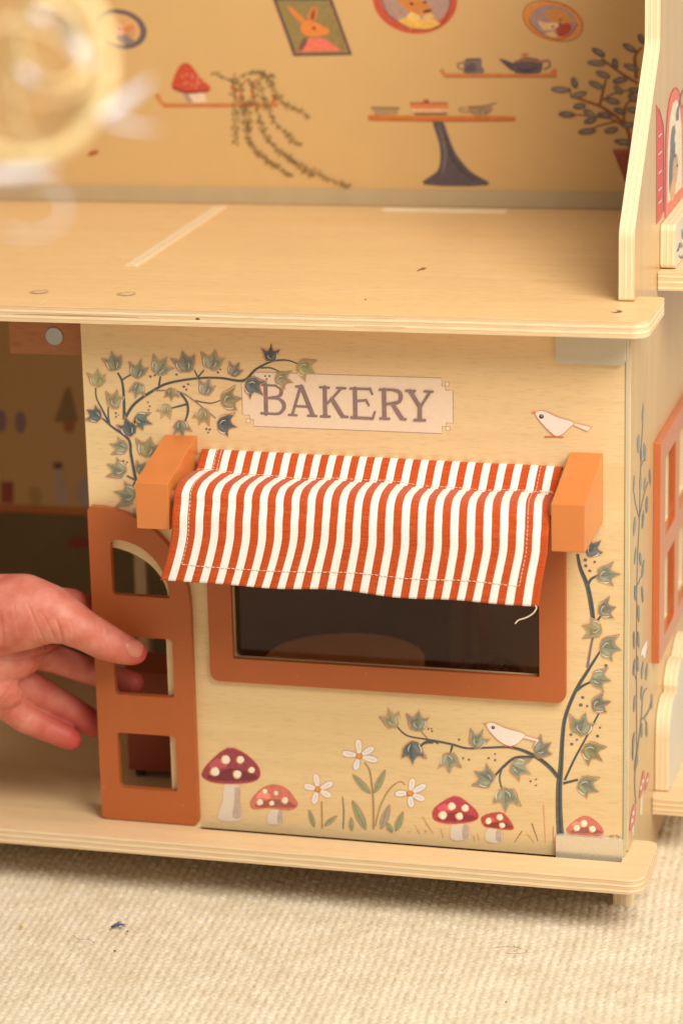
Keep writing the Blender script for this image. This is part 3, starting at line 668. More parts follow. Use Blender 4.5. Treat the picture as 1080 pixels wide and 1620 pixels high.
# mushrooms
def mushroom(parent, xf, cap, stem, spots, cc, label=None, ax=1, val=0.0, sign=-1, k=2.6):
    p = Print(ax, val, sign, 0.00012, xf)
    st2 = catmull(stem, 4, True); cp = catmull(cap, 5, True); c = np.mean(cap, axis=0)
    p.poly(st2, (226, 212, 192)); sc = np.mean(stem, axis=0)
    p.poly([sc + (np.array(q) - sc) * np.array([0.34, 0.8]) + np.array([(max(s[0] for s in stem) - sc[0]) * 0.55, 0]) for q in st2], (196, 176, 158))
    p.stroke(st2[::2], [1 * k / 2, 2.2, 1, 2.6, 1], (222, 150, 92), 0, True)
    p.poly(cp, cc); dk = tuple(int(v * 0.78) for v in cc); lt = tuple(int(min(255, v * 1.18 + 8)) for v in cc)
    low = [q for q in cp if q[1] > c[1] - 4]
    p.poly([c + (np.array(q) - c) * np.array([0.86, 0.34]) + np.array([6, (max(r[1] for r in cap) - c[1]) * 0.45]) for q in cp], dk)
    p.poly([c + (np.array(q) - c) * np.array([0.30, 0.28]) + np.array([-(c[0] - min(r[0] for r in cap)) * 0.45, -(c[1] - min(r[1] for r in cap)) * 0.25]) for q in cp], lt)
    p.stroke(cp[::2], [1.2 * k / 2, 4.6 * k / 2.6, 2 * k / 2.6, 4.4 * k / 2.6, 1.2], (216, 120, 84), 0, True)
    for x, y, r in spots:
        p.blob(x - 2, y + 1, r * 1.12, r * 1.05, (226, 170, 96), 0, 12, 0.12); p.blob(x, y, r * 0.86, r * 0.9, (246, 236, 218), 0, 12, 0.14)
    return p.done("mushroom_print", parent, label)
CR, CORAL = (160, 70, 82), (214, 122, 106)
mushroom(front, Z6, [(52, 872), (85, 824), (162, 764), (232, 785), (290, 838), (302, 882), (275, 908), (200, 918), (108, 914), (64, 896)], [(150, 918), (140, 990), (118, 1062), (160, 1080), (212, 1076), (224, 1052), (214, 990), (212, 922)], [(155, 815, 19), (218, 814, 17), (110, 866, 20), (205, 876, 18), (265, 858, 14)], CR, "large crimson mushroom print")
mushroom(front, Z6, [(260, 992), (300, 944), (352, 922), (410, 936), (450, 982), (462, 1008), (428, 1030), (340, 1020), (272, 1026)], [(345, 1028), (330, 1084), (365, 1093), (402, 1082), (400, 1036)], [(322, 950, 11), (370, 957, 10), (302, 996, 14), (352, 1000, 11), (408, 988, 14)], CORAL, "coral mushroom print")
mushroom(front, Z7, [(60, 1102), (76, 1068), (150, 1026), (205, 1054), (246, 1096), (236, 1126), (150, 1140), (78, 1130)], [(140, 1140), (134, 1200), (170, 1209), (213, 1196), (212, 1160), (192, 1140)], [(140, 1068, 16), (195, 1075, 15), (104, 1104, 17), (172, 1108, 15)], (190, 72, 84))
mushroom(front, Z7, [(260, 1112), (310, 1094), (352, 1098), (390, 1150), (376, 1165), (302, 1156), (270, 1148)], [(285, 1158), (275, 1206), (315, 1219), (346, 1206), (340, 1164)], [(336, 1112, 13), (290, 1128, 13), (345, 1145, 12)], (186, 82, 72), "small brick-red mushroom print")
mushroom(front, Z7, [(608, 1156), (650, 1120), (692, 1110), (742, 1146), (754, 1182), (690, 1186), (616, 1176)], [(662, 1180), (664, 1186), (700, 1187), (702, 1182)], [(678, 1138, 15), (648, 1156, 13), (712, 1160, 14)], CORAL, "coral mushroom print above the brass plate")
# flowers (zoom 480,1160 x4.909)
ZF = zoom(480, 1160, 4.909)
def flower(parent, c, tips, stems, leaves, label):
    p = Print(1, 0.0, -1, 0.00012, ZF)
    for pts, w in stems: p.stroke(pts, w, (214, 150, 84)); p.stroke([(x + 5, y) for x, y in pts], [v * 0.6 for v in w], (140, 140, 112))
    for (x0, y0), (x1, y1), w in leaves:
        d = np.array([x1 - x0, y1 - y0], float); n = np.array([-d[1], d[0]]) / np.hypot(*d); a = np.array([x0, y0], float)
        o = [a, a + d * 0.3 + n * w, a + d * 0.7 + n * w * 0.85, a + d, a + d * 0.7 - n * w * 0.85, a + d * 0.3 - n * w]
        p.poly(o, random.choice(((168, 164, 126), (172, 160, 138), (160, 160, 122))), 4); p.stroke(o, [1.5, 4.5, 2], (206, 146, 92), 4, True); p.stroke([a, a + d * 0.5 - n * w * 0.2, a + d], [3, 5, 1], (116, 112, 92))
    for x, y in tips:
        d = np.array([x - c[0], y - c[1]], float); n = np.array([-d[1], d[0]]) / np.hypot(*d); a = np.array(c, float); L = np.hypot(*d); w = 25
        o = [a + d * 0.12 + n * 9, a + d * 0.55 + n * w, a + d * 0.88 + n * w * 0.85, a + d * 1.02, a + d * 0.88 - n * w * 0.85, a + d * 0.55 - n * w, a + d * 0.12 - n * 9]
        p.poly([a + (q - a) * 1.0 for q in o], (240, 230, 220), 4); p.stroke(o, [2, 6, 2.5, 6, 2], random.choice(((222, 158, 106), (186, 152, 150))), 4, True)
        p.stroke([a + d * 0.35, a + d * 0.8], [4, 8], (214, 202, 200), 0)
    p.blob(c[0], c[1], 28, 25, (168, 110, 62), 0, 12, 0.1); p.blob(c[0] + 1, c[1] - 2, 21, 19, (226, 150, 66), 0, 12, 0.1)
    p.done("flower_print", parent, label)
flower(front, (432, 178), [(425, 48), (545, 112), (575, 212), (400, 285), (300, 150)], [([(470, 225), (510, 290), (530, 420), (540, 560), (540, 745)], [10, 14, 16, 17, 16])], [((520, 470), (380, 320), 26), ((550, 465), (635, 282), 26)], "tall white flower print")
flower(front, (112, 436), [(95, 315), (228, 385), (212, 490), (78, 545), (5, 405)], [([(138, 530), (140, 640), (143, 740)], [12, 12, 12])], [((85, 730), (42, 595), 20), ((160, 720), (262, 640), 20)], "low white flower print at the left")
flower(front, (826, 466), [(850, 352), (948, 402), (938, 515), (838, 575), (712, 468)], [([(555, 720), (585, 590), (640, 470), (700, 400), (755, 376), (785, 402)], [10, 12, 12, 11, 10, 8])], [((485, 750), (378, 520), 32), ((375, 760), (368, 652), 20), ((600, 745), (668, 555), 30), ((690, 770), (640, 690), 22), ((715, 762), (772, 608), 26)], "nodding white flower print at the right")
p = Print(1, 0.0, -1, 0.00012, ZF)
p.stroke([(302, 495), (312, 600), (308, 742)], [10, 14, 14], (146, 136, 104))
for a_, b_ in (((865, 712), (880, 750)), ((925, 655), (1010, 780)), ((945, 700), (1000, 770)), ((810, 765), (835, 762)), ((940, 765), (950, 770)), ((250, 705), (260, 712)), ((1072, 770), (1085, 800))):
    p.stroke([a_, b_], [5, 4], (212, 158, 116), 0)
p.xf = Z7
for a_, b_, c in (((425, 1168), (395, 1215), (150, 104, 84)), ((465, 1138), (490, 1210), (130, 100, 90)), ((512, 1060), (520, 1220), (222, 152, 108)), ((445, 1180), (475, 1215), (222, 158, 116)), ((552, 1150), (552, 1220), (206, 140, 100)), ((20, 1110), (55, 1165), (222, 158, 116)), ((95, 1160), (105, 1195), (222, 164, 120)),
                  ((228, 1190), (232, 1210), (200, 150, 110)), ((245, 1180), (250, 1208), (214, 160, 120)), ((0, 1165), (10, 1180), (200, 150, 110)), ((30, 1165), (38, 1172), (200, 150, 110)), ((780, 1190), (800, 1186), (200, 110, 80)), ((805, 1185), (822, 1193), (190, 100, 80))):
    p.stroke([a_, b_], [4, 5.5, 2.5], c, 0)
p.done("grass_tuft_print", front)["kind"] = "stuff"
# birds
def bird(xf, body, tail, beak, eye, feet, label, parent=None, ax=1, val=0.0, sign=-1):
    p = Print(ax, val, sign, 0.0005, xf)
    p.poly(beak, (226, 140, 84)); p.poly(tail, (240, 222, 206)); p.stroke(tail, [2, 3, 2], (222, 140, 112), 0, True)
    bb = catmull(body, 4, True); p.poly(bb, (238, 224, 210)); p.stroke(bb, [1.5, 3.4, 1.5, 3.0, 1.5], (214, 146, 116), 0, True)
    p.blob(eye[0], eye[1], 7.5, 7, (70, 66, 74)); p.blob(eye[0] + 1.5, eye[1] - 2, 2.2, 2, (200, 200, 205))
    for q in feet: p.stroke(q, [4, 3], (206, 104, 70), 0)
    p.done("bird_print", parent or front, label)
bird(zoom(520, 500, 1.9286), [(629, 297), (645, 288), (665, 292), (700, 308), (746, 324), (728, 345), (712, 360), (692, 366), (668, 347), (645, 322)], [(746, 333), (752, 326), (802, 338), (788, 351)], [(616, 293), (631, 289), (630, 300)], (648, 306), [[(658, 368), (690, 367), (716, 369)]], "white bird print beside the bakery name")
bird(Z7, [(280, 738), (296, 726), (320, 732), (362, 750), (436, 774), (420, 800), (398, 818), (370, 822), (335, 804), (300, 770)], [(428, 790), (440, 780), (496, 796), (488, 806)], [(262, 729), (284, 731), (286, 742)], (308, 747), [[(352, 826), (370, 822), (392, 832)]], "white bird print on the ivy branch")

# artwork on the right-hand wall
p = Print(0, SX, 1, 0.00012); GB = (128, 134, 132)
for pts, w in (([(1005, 1272), (1003, 1235), (1006, 1190), (1006, 1100), (1006, 1000), (1007, 900), (1010, 830), (1012, 760), (1014, 700), (1017, 650)], [1.6, 1.8, 1.8, 1.6, 1.5, 1.3, 1.3, 1.2, 1.1, 1.0]), ([(1010, 820), (1004, 795), (1002, 780)], 1.2), ([(1010, 822), (1016, 790), (1024, 762)], 1.3), ([(1008, 925), (1013, 912)], 1.2), ([(1007, 1190), (1013, 1140), (1016, 1100), (1023, 1088)], [1.8, 1.6, 1.4]),
               ([(1012, 1138), (1018, 1135), (1026, 1122), (1030, 1105)], [2.2, 2.6, 1.4]), ([(1012, 740), (1017, 728)], 1.1), ([(1005, 1075), (1002, 1065)], 1.0), ([(1019, 1137), (1023, 1150)], 1.4)): p.stroke(pts, w, (110, 112, 108))
for x, y, w, h in ((1016, 655, 1.8, 16), (1009, 702, 2.6, 16), (1013, 718, 2, 12), (1019, 715, 2.4, 14), (1002, 765, 1.6, 14), (1012, 764, 2, 15), (1019, 768, 2.2, 12), (1027, 755, 1.8, 14), (1022, 797, 2.2, 14), (1003, 832, 2.2, 15), (1016, 822, 2, 14), (1004, 880, 1.9, 14), (1012, 884, 2.2, 12), (1016, 900, 2.2, 13), (1004, 938, 2.2, 13), (1015, 940, 2, 12), (1009, 970, 2.2, 14),
                   (1002, 1012, 2, 14), (1009, 1012, 2.2, 13), (1002, 1056, 1.9, 14), (1008, 1050, 2, 14), (1015, 1060, 2, 14), (1022, 1062, 2, 14), (1014, 1096, 2, 12), (1030, 1110, 1.8, 13), (1003, 1112, 2, 14), (1014, 1155, 2, 11), (1022, 1155, 2.2, 12), (1001, 1172, 2, 14), (1005, 1205, 2.6, 15), (1000, 1190, 1.6, 12)):
    p.blob(x, y, w * 0.8, h, random.choice((GB, (142, 142, 130), (116, 124, 128))), random.uniform(-4, 6), 12, 0.18)
p.done("climbing_plant_print", side)
p = Print(0, SX, 1, 0.00014)
p.poly([(1014, 1028), (1020, 1016), (1023, 1012), (1022, 1024), (1018, 1044), (1016, 1036), (1012, 1038)], (230, 220, 212)); p.done("bird_print", side)
for cap, stem, sp in (([(1010, 1262), (1013, 1238), (1016, 1220), (1018, 1224), (1017, 1244), (1013, 1256)], [(1012, 1262), (1011, 1288), (1014, 1290), (1016, 1258)], ((1016, 1236), (1013, 1246))), ([(1019, 1250), (1022, 1230), (1024, 1222), (1025, 1232), (1021, 1246)], [(1020, 1250), (1021, 1256), (1022, 1248)], ((1023, 1234),)),
                      ([(995, 1310), (998, 1286), (1002, 1272), (1004, 1280), (1002, 1300), (996, 1314)], [(999, 1308), (999, 1322), (1001, 1320), (1002, 1304)], ((1001, 1286), (999, 1298)))):
    p = Print(0, SX, 1, 0.00014); p.poly(stem, (222, 210, 190)); p.poly(cap, (206, 128, 120), 4); p.stroke(cap, 1.0, (190, 88, 90), 4, True)
    for x, y in sp: p.blob(x, y, 1.2, 4, (238, 214, 206), 10)
    p.done("mushroom_print", side)
p = Print(0, SX, 1, 0.00014)
p.poly([(1037, 165), (1041, 172), (1046, 190), (1048.5, 215), (1048.5, 335), (1043, 348), (1037, 355)], (200, 88, 80)); p.stroke([(1041, 172), (1046, 190), (1048.5, 215), (1048.5, 335)], 1.6, (126, 70, 66))
for y in (214, 242, 272, 299, 319): p.stroke([(1040.5, y + 3), (1045.5, y - 3)], [1.2, 2.4, 1.2], (226, 216, 210), 0)
p.done("shutter_print", side)
p = Print(0, SX, 1, 0.00014)
fr_o = [(1051, 345), (1052, 230), (1055, 180), (1060, 150), (1067, 139), (1073, 146), (1077, 170), (1082, 160), (1082, 308)]
p.poly(fr_o, (214, 118, 96)); p.poly([(1054.5, 322), (1055, 240), (1058, 190), (1063, 164), (1069, 157), (1074, 170), (1077, 200), (1078, 295)], (222, 206, 178)); p.stroke(fr_o[:8], 1.6, (196, 70, 70))
p.blob(1062, 262, 5, 46, (112, 112, 112), 2, 16, 0.18); p.blob(1063, 215, 3.6, 18, (124, 116, 120), 8, 14, 0.2); p.blob(1067, 268, 4.4, 26, (196, 158, 122), 4); p.blob(1063, 300, 4, 18, (214, 160, 110), 4)
p.blob(1067, 247, 0.9, 3, (50, 46, 46)); p.blob(1070, 262, 0.9, 3, (60, 50, 48)); p.stroke([(1071, 190), (1072, 172), (1076, 150), (1080, 142)], [2.5, 2, 2], (84, 92, 98)); p.blob(1070, 180, 2, 12, (112, 118, 122), 6)
p.done("arched_window_print", side)

# artwork on the back wall (upper room)
YB = 0.315
def mural(name, f, lift=0.00014):
    p = Print(1, YB, -1, lift); f(p); p.done(name, back)
OR, DK = (206, 122, 64), (110, 92, 92)
def rabbit(p):
    o = [(434, -2), (522, -2), (554, 85), (466, 86)]
    p.poly(o, (146, 124, 72)); p.poly([(470, 82), (540, 80), (532, 74), (514, 61), (484, 60)], (230, 116, 92))
    p.poly([(471, 80), (478, 62), (488, 58), (484, 70), (478, 80)], (120, 84, 70))
    p.poly([(455, 11), (462, 12), (478, 27), (484, 34), (483, 38), (474, 34), (464, 24)], (222, 130, 62), 3); p.poly([(486, 32), (488, 20), (494, 12), (501, 12), (502, 18), (499, 32)], (214, 122, 60), 3); p.poly([(491, 30), (493, 20), (498, 14), (498, 24), (496, 31)], (132, 82, 50), 3)
    p.poly([(477, 38), (484, 33), (498, 35), (510, 41), (520, 46), (519, 53), (506, 57), (490, 57), (480, 54), (475, 46)], (224, 132, 62), 3); p.blob(496.5, 44.5, 3, 2, (40, 30, 28))
    p.stroke(o, 7, (86, 76, 76), 0, True); p.stroke([(q[0] - 3, q[1] - 2) for q in o], 1.2, (198, 112, 66), 0, True)
mural("rabbit_portrait_print", rabbit)
def mouse(p):
    p.blob(656, -2, 67, 55, (196, 82, 56), 8, 34); p.blob(657, -3, 55, 46, (176, 140, 126), 8, 30)
    p.poly([(628, 33), (645, 26), (665, 30), (686, 30), (697, 38), (680, 46), (648, 46)], (230, 178, 84)); p.poly([(628, -2), (660, -2), (676, 6), (684, 18), (668, 24), (650, 20), (636, 10)], (206, 128, 62), 3)
    p.poly([(643, 26), (650, 18), (664, 25), (663, 32), (652, 31)], (232, 190, 110)); p.poly([(668, 26), (680, 20), (688, 27), (676, 33)], (226, 176, 110)); p.blob(651, 6, 3, 2.2, (40, 30, 28), 30); p.blob(672, 3.5, 2.6, 1.8, (40, 30, 28)); p.stroke([(669, 19), (676, 17), (682, 17)], [3, 4, 3], (50, 36, 32))
    p.stroke([(604, -2), (612, 20), (632, 36), (652, 45), (680, 46), (702, 34), (711, 10), (711, -2)], 1.6, (112, 62, 50))
mural("mouse_portrait_print", mouse)
def foxes(p):
    p.blob(874, 33, 48.5, 31, (222, 140, 62), 12, 34); p.stroke([(874 + 48 * math.cos(a) * 0.98 - 6 * math.sin(a) * 0, 33 + 31 * math.sin(a) + 10 * math.cos(a)) for a in np.linspace(0, 6.28, 26)[:-1]], 1.2, (132, 76, 48), 2, True)
    p.blob(875, 33, 38, 25, (172, 138, 128), 12, 30); p.poly([(862, 18), (876, 14), (890, 16), (902, 28), (911, 31), (898, 36), (880, 36), (868, 32)], (208, 136, 68), 3)
    p.poly([(850, 32), (862, 36), (880, 36), (884, 40), (872, 47), (858, 46)], (230, 186, 132), 3); p.poly([(880, 44), (896, 36), (904, 42), (898, 54), (884, 58)], (178, 72, 46), 3); p.poly([(860, 54), (874, 48), (882, 58), (870, 60)], (226, 176, 120)); p.blob(886, 31, 2.2, 1.6, (40, 34, 30)); p.blob(874, 42, 2.2, 1.4, (40, 34, 30)); p.blob(885, 38, 2.2, 1.6, (40, 34, 30))
    p.stroke([(836, 30), (842, 42), (862, 56), (884, 62), (902, 54), (912, 38)], 1.4, (110, 66, 48))
mural("fox_pair_portrait_print", foxes)
def oval(p):
    p.blob(190, 46, 43, 31, DK, 14, 32); p.blob(189, 46, 34, 24, (214, 164, 104), 14, 28); p.poly([(182, 62), (188, 54), (200, 56), (214, 66), (198, 70)], (140, 118, 116), 3); p.blob(190, 48, 9, 7, (226, 162, 132), 20); p.blob(203, 44, 9, 4, (222, 128, 84), -20); p.blob(188, 46, 1.6, 1.6, (60, 44, 40))
    for k in range(4): p.stroke([(198, 48 + 2 * k), (214, 44 + 5 * k)], 0.9, (150, 96, 70), 0)
mural("oval_portrait_print", oval)
def mshelf(p):
    p.stroke([(248, 149), (254, 160), (262, 166)], [7, 6, 5], OR); p.stroke([(258, 166), (350, 166), (440, 165)], 5.5, OR, 0); p.stroke([(430, 164), (434, 155), (431, 149)], [4, 5, 6], (190, 96, 50)); p.stroke([(258, 169), (440, 168)], 1.2, (150, 84, 46), 0)
    p.poly([(288, 146), (296, 163), (328, 162), (323, 147)], (226, 196, 162)); p.poly([(289, 148), (297, 163), (306, 162), (298, 148)], (172, 142, 122)); p.poly([(272, 134), (280, 112), (290, 100), (302, 103), (316, 122), (333, 138), (326, 146), (296, 147), (276, 142)], (196, 76, 46), 4)
    p.stroke([(274, 139), (296, 146), (330, 144)], [3, 5, 3], (140, 52, 48))
    for k in range(16): p.blob(random.uniform(280, 322), random.uniform(112, 140), 1.5, 1.3, (226, 158, 122))
mural("mushroom_shelf_print", mshelf)
def trail(p):
    for c in (([(375, 160), (368, 135), (372, 115)], (190, 110, 56)), ([(388, 165), (380, 140), (392, 125)], (200, 116, 60)), ([(402, 158), (398, 140), (408, 124)], (190, 106, 56))): p.stroke(c[0], [3, 4, 2], c[1])
    vines = [[(340, 116), (356, 124), (372, 130), (380, 135)], [(370, 128), (385, 118), (400, 114), (418, 118), (430, 121)], [(372, 130), (370, 150), (373, 180), (372, 205), (374, 225)], [(385, 130), (382, 160), (388, 190), (393, 215), (402, 235), (425, 256), (450, 272), (462, 276)],
             [(398, 128), (405, 160), (412, 190), (420, 210), (432, 230), (452, 248), (470, 262), (492, 278)], [(412, 128), (420, 160), (428, 180), (444, 202), (460, 218), (472, 227)], [(415, 116), (428, 128), (440, 148), (450, 162), (470, 172), (492, 185)], [(430, 225), (456, 246), (480, 262), (510, 276), (535, 288), (552, 294)], [(392, 160), (394, 180), (396, 200)], [(395, 215), (415, 245), (440, 262)]]
    for v in vines:
        pts = catmull(v, 8); p.stroke(pts[::2], 1.2, (140, 110, 64), 0)
        for i, q in enumerate(pts):
            if i % 2 == 0:
                for s in (-1, 1):
                    if random.random() < 0.72: p.blob(q[0] + s * random.uniform(2, 5), q[1] + random.uniform(-3, 3), random.uniform(1.8, 3.0), random.uniform(1.3, 2.2), random.choice(((132, 110, 66), (142, 118, 72), (118, 100, 64))), random.uniform(0, 90), 8)
mural("trailing_plant_print", trail)
def teash(p):
    p.stroke([(697, 110), (702, 117), (709, 121)], [6, 6, 5], OR); p.stroke([(703, 119), (800, 119.5), (880, 119)], 6, OR, 0); p.stroke([(872, 117), (876, 113), (880, 113)], [6, 8, 7], OR)
    p.stroke([(703, 122), (880, 122)], 1.2, (140, 80, 46), 0)
    p.poly([(736, 94), (760, 93), (761, 103), (765, 115), (735, 116), (733, 106)], (126, 106, 98), 3); p.stroke([(735, 99), (724, 101), (726, 108), (733, 110)], 2.6, (146, 104, 78)); p.stroke([(736, 94), (760, 93)], 2, (84, 68, 66), 0); p.poly([(737, 104), (750, 100), (752, 112), (736, 114)], (96, 82, 84), 3)
    p.poly([(788, 93), (797, 94), (812, 100), (814, 114), (806, 110), (796, 101)], (90, 76, 80)); p.poly([(812, 99), (826, 92), (845, 92), (856, 98), (857, 108), (850, 116), (818, 116), (810, 108)], (96, 82, 86), 4); p.stroke([(814, 97), (834, 95), (854, 98)], [2, 3, 2], (176, 112, 72)); p.poly([(824, 90), (826, 84), (834, 84), (836, 90)], (196, 116, 62)); p.stroke([(856, 98), (866, 96), (869, 104), (860, 110)], 3.4, (146, 100, 70)); p.stroke([(818, 108), (834, 112), (850, 106)], [3, 5, 3], (70, 62, 70))
mural("teapot_shelf_print", teash)
def ptable(p):
    p.poly([(684, 192), (700, 192), (710, 218), (722, 245), (745, 272), (772, 293), (670, 292), (690, 272), (696, 254), (694, 226)], (92, 78, 80), 3); p.stroke([(694, 200), (704, 240), (700, 275)], [2, 4, 2], (124, 106, 106)); p.stroke([(705, 215), (718, 255), (748, 285)], [2, 5, 2], (72, 62, 68))
    p.stroke([(582, 186), (620, 187), (700, 188), (780, 188), (815, 188)], [8, 9, 9, 9, 7], (202, 112, 50)); p.stroke([(584, 190), (700, 192), (814, 191)], 1.6, (150, 84, 44), 0)
    p.poly([(586, 170), (632, 170), (628, 181), (594, 182)], (170, 138, 94)); p.stroke([(587, 170), (632, 171)], 2, (104, 82, 62), 0)
    p.poly([(648, 163), (708, 163), (709, 176), (652, 178)], (216, 124, 72)); p.poly([(650, 172), (709, 172), (709, 178), (653, 179)], (222, 178, 130)); p.poly([(652, 178), (708, 178), (706, 182), (658, 182)], (128, 98, 62)); p.blob(674, 160, 5, 3, (168, 84, 56)); p.stroke([(648, 163), (708, 163)], 1.6, (124, 70, 50), 0)
    p.poly([(740, 169), (778, 168), (774, 180), (760, 183), (746, 180)], (166, 132, 96), 2); p.stroke([(740, 169), (762, 169), (785, 163)], 1.8, (110, 84, 64), 0); p.stroke([(738, 172), (727, 171), (728, 176), (742, 178)], 1.8, (150, 110, 76))
    for k in range(10): p.blob(random.uniform(748, 772), random.uniform(172, 180), 1.2, 1.0, (112, 86, 70))
mural("cake_table_print", ptable)
def pottree(p):
    B = (150, 92, 50)
    for pts, w in (([(996, 240), (994, 212), (985, 195), (968, 180), (948, 168), (920, 158), (900, 150)], [7, 6, 6, 5, 5, 4, 3]), ([(986, 200), (966, 188), (944, 185), (900, 180)], [4, 3, 3, 2]), ([(990, 205), (986, 185), (990, 165), (1004, 155)], [4, 4, 3]), ([(948, 166), (953, 145), (958, 125)], [5, 4, 3]), ([(950, 160), (970, 148), (998, 142)], [3, 3, 2]), ([(1008, 132), (985, 118), (968, 106), (950, 92)], [5, 4, 4, 3]), ([(1006, 125), (1004, 105), (1004, 88), (1014, 75)], [6, 6, 5, 3]), ([(975, 192), (950, 198), (925, 208)], [3, 3, 2]), ([(902, 148), (900, 138)], 2)):
        p.stroke(pts, w, B); p.stroke([(x + 0.8, y) for x, y in pts], [1, 1], (116, 66, 40))
    for x, y, a, l in ((946, 83, 30, 11), (943, 100, 5, 14), (972, 101, 80, 8), (995, 76, 30, 11), (1014, 62, 60, 8), (998, 107, 20, 12), (953, 118, 20, 11), (943, 135, 25, 13), (980, 127, -10, 11), (977, 142, 50, 8), (1002, 143, 5, 8), (908, 131, 70, 8), (886, 142, 5, 14), (915, 150, -15, 12), (968, 160, 15, 11), (916, 168, -5, 9), (932, 180, 35, 10), (933, 191, -15, 9), (956, 182, 5, 11), (980, 176, 20, 9), (928, 208, -5, 13), (966, 206, -10, 10), (985, 225, 8, 13), (896, 181, 5, 12), (1000, 155, 40, 8), (1000, 174, 10, 8), (993, 198, 0, 9)):
        p.blob(x, y, l + 1.5, 5.2, (122, 84, 54), a, 14); p.blob(x, y, l, 4.2, random.choice(((112, 102, 94), (126, 114, 102), (102, 92, 90))), a, 14); p.blob(x + 1, y - 0.6, l * 0.55, 1.3, (152, 140, 122), a, 10)
    p.poly([(969, 238), (1012, 236), (1004, 300), (990, 292)], (146, 70, 46)); p.stroke([(969, 239), (1012, 237)], 5, (166, 84, 52), 0)
mural("potted_tree_print", pottree)
p = Print(1, YB, -1); p.blob(148, 242, 9, 4, (170, 84, 54), -20); p.done("pot_print", back)

# back wall of the lower room: printed shelf above an olive dado
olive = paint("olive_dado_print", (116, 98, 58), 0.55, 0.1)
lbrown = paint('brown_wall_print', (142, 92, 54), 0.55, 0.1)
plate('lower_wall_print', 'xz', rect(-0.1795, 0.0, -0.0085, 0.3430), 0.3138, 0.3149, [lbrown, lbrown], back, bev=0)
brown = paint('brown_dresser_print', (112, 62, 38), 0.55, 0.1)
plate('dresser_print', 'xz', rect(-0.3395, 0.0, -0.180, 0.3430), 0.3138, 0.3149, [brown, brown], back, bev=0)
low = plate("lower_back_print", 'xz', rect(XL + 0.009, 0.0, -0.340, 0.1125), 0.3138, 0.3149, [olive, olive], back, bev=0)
def lowprint(name, items):
    p = Print(1, 0.315, -1, 0.0002)
    for pts, c, sm in items: p.poly(pts, c, sm)
    p.done(name, back)
p = Print(1, 0.315, -1, 0.0002); p.stroke([(-10, 805), (70, 808), (150, 812)], 17, (190, 116, 56), 0); p.done("shelf_print", back)
lowprint("bottle_print", [([(84, 731), (100, 731), (98, 743), (86, 743)], (120, 70, 60), 0), ([(86, 742), (99, 742), (101, 762), (108, 775), (109, 797), (86, 797), (86, 775), (87, 762)], (196, 170, 156), 0)])
lowprint("jar_print", [([(46, 772), (64, 772), (66, 796), (48, 796)], (186, 150, 90), 2)])
lowprint("jar_print", [([(2, 762), (22, 762), (22, 796), (2, 795)], (160, 76, 56), 0)])
lowprint("jug_print", [([(122, 770), (136, 752), (150, 756), (150, 801), (126, 799)], (186, 162, 150), 2)])
lowprint("lamp_print", [([(104, 615), (112, 612), (124, 666), (86, 668)], (150, 122, 74), 0), ([(100, 667), (120, 666), (117, 684), (104, 684)], (170, 108, 54), 0)])
for x, y in ((33, 668), (2, 666)):
    p = Print(1, 0.315, -1, 0.0002); p.blob(x, y, 9, 18, (146, 124, 120)); p.done("cup_print", back)
p = Print(1, 0.3138, -1, 0.0002); p.blob(128, 858, 20, 9, (140, 46, 40)); p.done("cushion_print", back)

